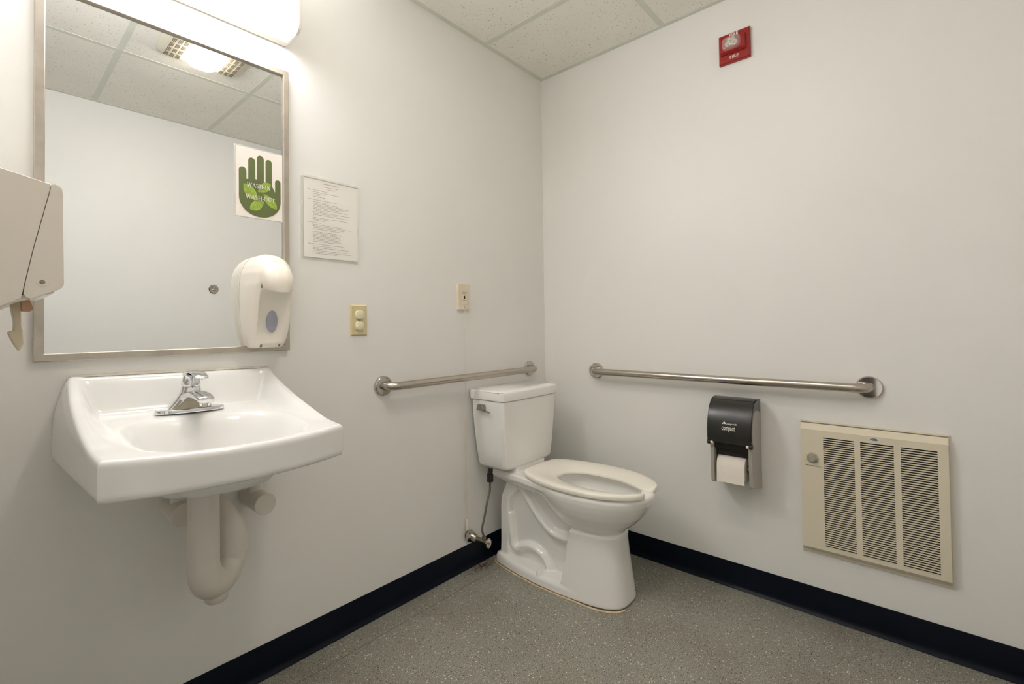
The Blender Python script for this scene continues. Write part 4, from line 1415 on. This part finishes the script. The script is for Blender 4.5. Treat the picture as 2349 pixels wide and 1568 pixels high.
lt = text_mb('compact', 0.0275, lambda a, b, d: (covx(0.6770 + b) - d, -0.9670 - a, 0.6770 + b), 0.0005, 0.50, 0.0, 'CENTER', 1.0)
t3 = text_mb('Georgia-Pacific', 0.0095, lambda a, b, d: (covx(0.6935 + b) - d, -0.9795 - a, 0.6935 + b), 0.0005, 0.62)
obj('lettering', lt, 'white_ink', tc_o, smooth=False)
lt = t3
for pts in ([(-0.943, 0.6825), (-0.9505, 0.6920), (-0.9528, 0.6905), (-0.9470, 0.6825)], [(-0.9495, 0.6825), (-0.9545, 0.6890), (-0.9560, 0.6875), (-0.9520, 0.6825)], [(-0.9525, 0.6915), (-0.9605, 0.6825), (-0.9565, 0.6825), (-0.9510, 0.6895)]):
    lt.prism([(p_ - 0.001, q_ + 0.0085) for p_, q_ in pts], lambda a, b, d: (covx(b) - d, a, b), 0, 0.0005)
obj('lettering', lt, 'white_ink', tc_o, smooth=False)
obj('top_slot', MB().box((-0.060, -0.973, 0.7835), (-0.050, -0.961, 0.7850)), 'grey_pl', tc_o)
# base: upper block behind the cover, back plate and two side legs
bs = MB()
blk = [(-0.00005, 0.7690), (-0.050, 0.7700), (-0.085, 0.7640), (-0.108, 0.7480), (-0.124, 0.7250), (-0.136, 0.6960), (-0.141, 0.6640), (-0.141, 0.6300), (-0.136, 0.6080), (-0.131, 0.4680), (-0.128, 0.4585), (-0.120, 0.4540), (-0.00005, 0.4255)]
bs.prism(blk, fb, ya - 0.0035, ya - 0.0165)
bs.prism(blk, fb, yb_ + 0.0035, yb_ + 0.0165)
bs.box((-0.012, ya - 0.0100, 0.4700), (-0.0010, yb_ + 0.0100, 0.767))
obj('base', bs, 'grey_pl', tp, bevel=0.0005, bseg=2, angle=40)
iv = MB().box((-0.0155, ya - 0.017, 0.474), (-0.0122, yb_ + 0.017, 0.765))
iv.box((-0.125, ya - 0.017, 0.590), (-0.118, yb_ + 0.017, 0.618))
iv.box((-0.105, ya - 0.017, 0.560), (-0.100, yb_ + 0.017, 0.64))
obj('dark_interior', iv, 'dark', tp)
for y, s in ((ya + 0.002, -1), (yb_ - 0.002, 1)):
    obj('pivot_cap', MB().cyl((-0.1470, y, 0.6155), (-0.1470, y + s * 0.0115, 0.6155), 0.0095), 'black', tp, bevel=0.001)
    obj('pivot_pin', MB().cyl((-0.1470, y + s * 0.0120, 0.6155), (-0.1470, y + s * 0.0215, 0.6155), 0.0080), 'white_pl', tp, bevel=0.001)
rl = thing('toilet_paper_roll', 'white toilet paper roll in the smoke-grey dispenser', 'toilet paper', (-0.075, -0.962, 0.500))
rc = (-0.0760, 0.5145)
rp_ = []
yr0, yr1 = -0.9125, -1.0130
ro = MB()
ro.lathe((rc[0], yr0, rc[1]), (0, -1, 0), [(0, 0.0200), (0, 0.0500), (0.0006, 0.0508), (0.1000, 0.0508), (0.1005, 0.0500), (0.1005, 0.0200), (0.09, 0.0198), (0.01, 0.0198), (0, 0.0200)], 64)
obj('roll', ro, 'tissue', rl, angle=40)
sh = MB()
sp = [(rc[0] + (0.0512) * math.cos(a), rc[1] + 0.0512 * math.sin(a)) for a in [PI * 0.55 + PI * 0.45 * k / 12 for k in range(13)]] + [(-0.1280, 0.490), (-0.1290, 0.473), (-0.1288, 0.4600)]
sh.prism(sp + [(a - 0.0005, b + 0.0002) for a, b in sp[::-1]], fb, yr0 - 0.0008, yr1 + 0.0005)
obj('loose_sheet', sh, 'tissue', rl, angle=50)
obj('spindle', MB().cyl((rc[0], ya - 0.017, rc[1]), (rc[0], yb_ + 0.017, rc[1]), 0.010), 'grey_pl', tp)

# ------------------------------------------------------------------ wall heater
ht = thing('wall_heater', 'almond louvred electric wall heater low on the right wall', 'heater', (0, -1.377, 0.229))
hy0, hy1, hz0, hz1 = -1.1755, -1.5785, 0.2290, 0.7120
fm = MB()
fm.box((-0.0055, hy0, hz0), (-0.0004, hy1, hz0 + 0.012))
fm.box((-0.0090, hy0, hz1 - 0.004), (-0.0004, hy1, hz1))
fm.box((-0.0070, hy0, hz0), (-0.0004, hy0 - 0.004, hz1))
fm.box((-0.0070, hy1 + 0.004, hz0), (-0.0004, hy1, hz1))
obj('wall_frame', fm, 'heater', ht, bevel=0.0008, bseg=2)
XF = 0.0270
cvv = MB()
gy0, gy1 = hy0 - 0.0035, hy1 + 0.0035
cols = ((-1.2478, -1.3375), (-1.3542, -1.4426), (-1.4600, -1.5492))
zt0, zt1 = 0.2680, 0.6625
# top and bottom slanted caps with the flat front between
cvv.prism([(-0.0060, 0.7040), (-0.0100, 0.7055), (-XF, 0.6850), (-XF, zt1), (-XF + 0.002, zt1), (-0.0060, 0.675)], fb, gy0, gy1)
cvv.prism([(-0.0060, 0.2430), (-0.0140, 0.2430), (-XF, 0.2550), (-XF, zt0), (-XF + 0.002, zt0), (-0.0060, 0.262)], fb, gy0, gy1)
stri = [(gy0, cols[0][0]), (cols[0][1], cols[1][0]), (cols[1][1], cols[2][0]), (cols[2][1], gy1)]
for a, b in stri:
    cvv.box((-XF, a, zt0), (-XF + 0.0022, b, zt1))
cvv.box((-XF + 0.0022, gy0, zt0), (-0.006, gy0 - 0.002, zt1))
cvv.box((-XF + 0.0022, gy1 + 0.002, zt0), (-0.006, gy1, zt1))
obj('front_cover', cvv, 'heater', ht)
obj('dark_core', MB().box((-0.0120, gy0 - 0.004, 0.262), (-0.0085, gy1 + 0.004, 0.672)), 'dark', ht)
NSL = 51
pit = (zt1 - zt0) / NSL
for a, b in cols:
    lm = MB()
    for k in range(NSL + 1):
        zc = zt1 - k * pit
        h_ = 0.0018
        zt_, zb_ = min(zc + h_, zt1), max(zc - h_, zt0)
        if zt_ - zb_ < 0.0005:
            continue
        lm.prism([(-XF, zb_ + 0.0002), (-XF - 0.0004, zb_ + 0.0010), (-XF, zt_), (-XF + 0.0045, zt_ + 0.0002), (-XF + 0.0045, zb_ + 0.0014)], fb, a + 0.0002, b - 0.0002)
    # rounded slot ends
    obj('louver_panel', lm, 'heater', ht, angle=20)
obj('knob_dial', MB().lathe((-XF - 0.0002, -1.2155, 0.5805), (-1, 0, 0), [(0, 0.0180), (0.0015, 0.0178), (0.0045, 0.0150), (0.0048, 0.0100)], 40), 'knob', ht)
obj('knob', MB().lathe((-XF - 0.0040, -1.2155, 0.5805), (-1, 0, 0), [(0, 0.0098), (0.0125, 0.0092), (0.0135, 0.0084), (0.0130, 0.0072), (0.0124, 0.0070), (0.0124, 0.0001)], 36), 'knob', ht)
mk = MB()
for k in range(10):
    a = math.radians(205 - k * 26)
    r0_, r1_ = (0.0198, 0.0238) if k < 3 else (0.0200, 0.0218)
    c_, s_ = math.cos(a), math.sin(a)
    e = 0.0006
    P4 = [(r0_ * c_ - e * s_, r0_ * s_ + e * c_), (r0_ * c_ + e * s_, r0_ * s_ - e * c_), (r1_ * c_ + e * s_, r1_ * s_ - e * c_), (r1_ * c_ - e * s_, r1_ * s_ + e * c_)]
    mk.prism([(-1.2155 - p, 0.5805 + q) for p, q in P4], lambda a_, b_, d: (-XF - d, a_, b_), 0.0002, 0.0005)
# cool-to-hot ramp graphic under the dial
fH = lambda a_, b_, d: (-XF - d, a_, b_)
mk.prism([(-1.1935, 0.5520), (-1.1935, 0.5550), (-1.1990, 0.5552), (-1.1990, 0.5518)], fH, 0.0002, 0.0005)
mk.prism([(-1.1990, 0.5530), (-1.1990, 0.5540), (-1.2240, 0.5532), (-1.2240, 0.5524)], fH, 0.0002, 0.0005)
for k in range(5):
    yk = -1.2025 - 0.0045 * k
    mk.prism([(yk, 0.5524), (yk, 0.5546), (yk - 0.0008, 0.5546), (yk - 0.0008, 0.5524)], fH, 0.0002, 0.0005)
for k in range(16):
    a0, a1 = 2 * PI * k / 16, 2 * PI * (k + 1) / 16
    ca = (-1.2325, 0.5528)
    q = lambda r, s, a: (ca[0] + r * math.cos(a), ca[1] + s * math.sin(a))
    mk.prism([q(0.0085, 0.0022, a0), q(0.0078, 0.0016, a0), q(0.0078, 0.0016, a1), q(0.0085, 0.0022, a1)], fH, 0.0002, 0.0005)
obj('dial_marking', mk, 'ink', ht, smooth=False)
ly0, ly1, lz0, lz1 = -1.3740, -1.4110, 0.6690, 0.6815
lb = obj('warning_label', MB().box((-XF - 0.0006, ly0, lz0), (-XF - 0.0001, ly1, lz1)), 'grid', ht, smooth=False)
lk = MB()
for r_ in range(4):
    y = ly0 - 0.008
    while y > ly1 + 0.007:
        l_ = rnd.uniform(0.0012, 0.003)
        if r_ in (1, 2) or (-1.398 < y < -1.386):
            lk.box((-XF - 0.0008, y, lz0 + 0.0022 + r_ * 0.0021), (-XF - 0.0005, y - l_, lz0 + 0.0038 + r_ * 0.0021))
        y -= l_ + 0.0005
obj('printed_text', lk, 'black', lb, smooth=False)
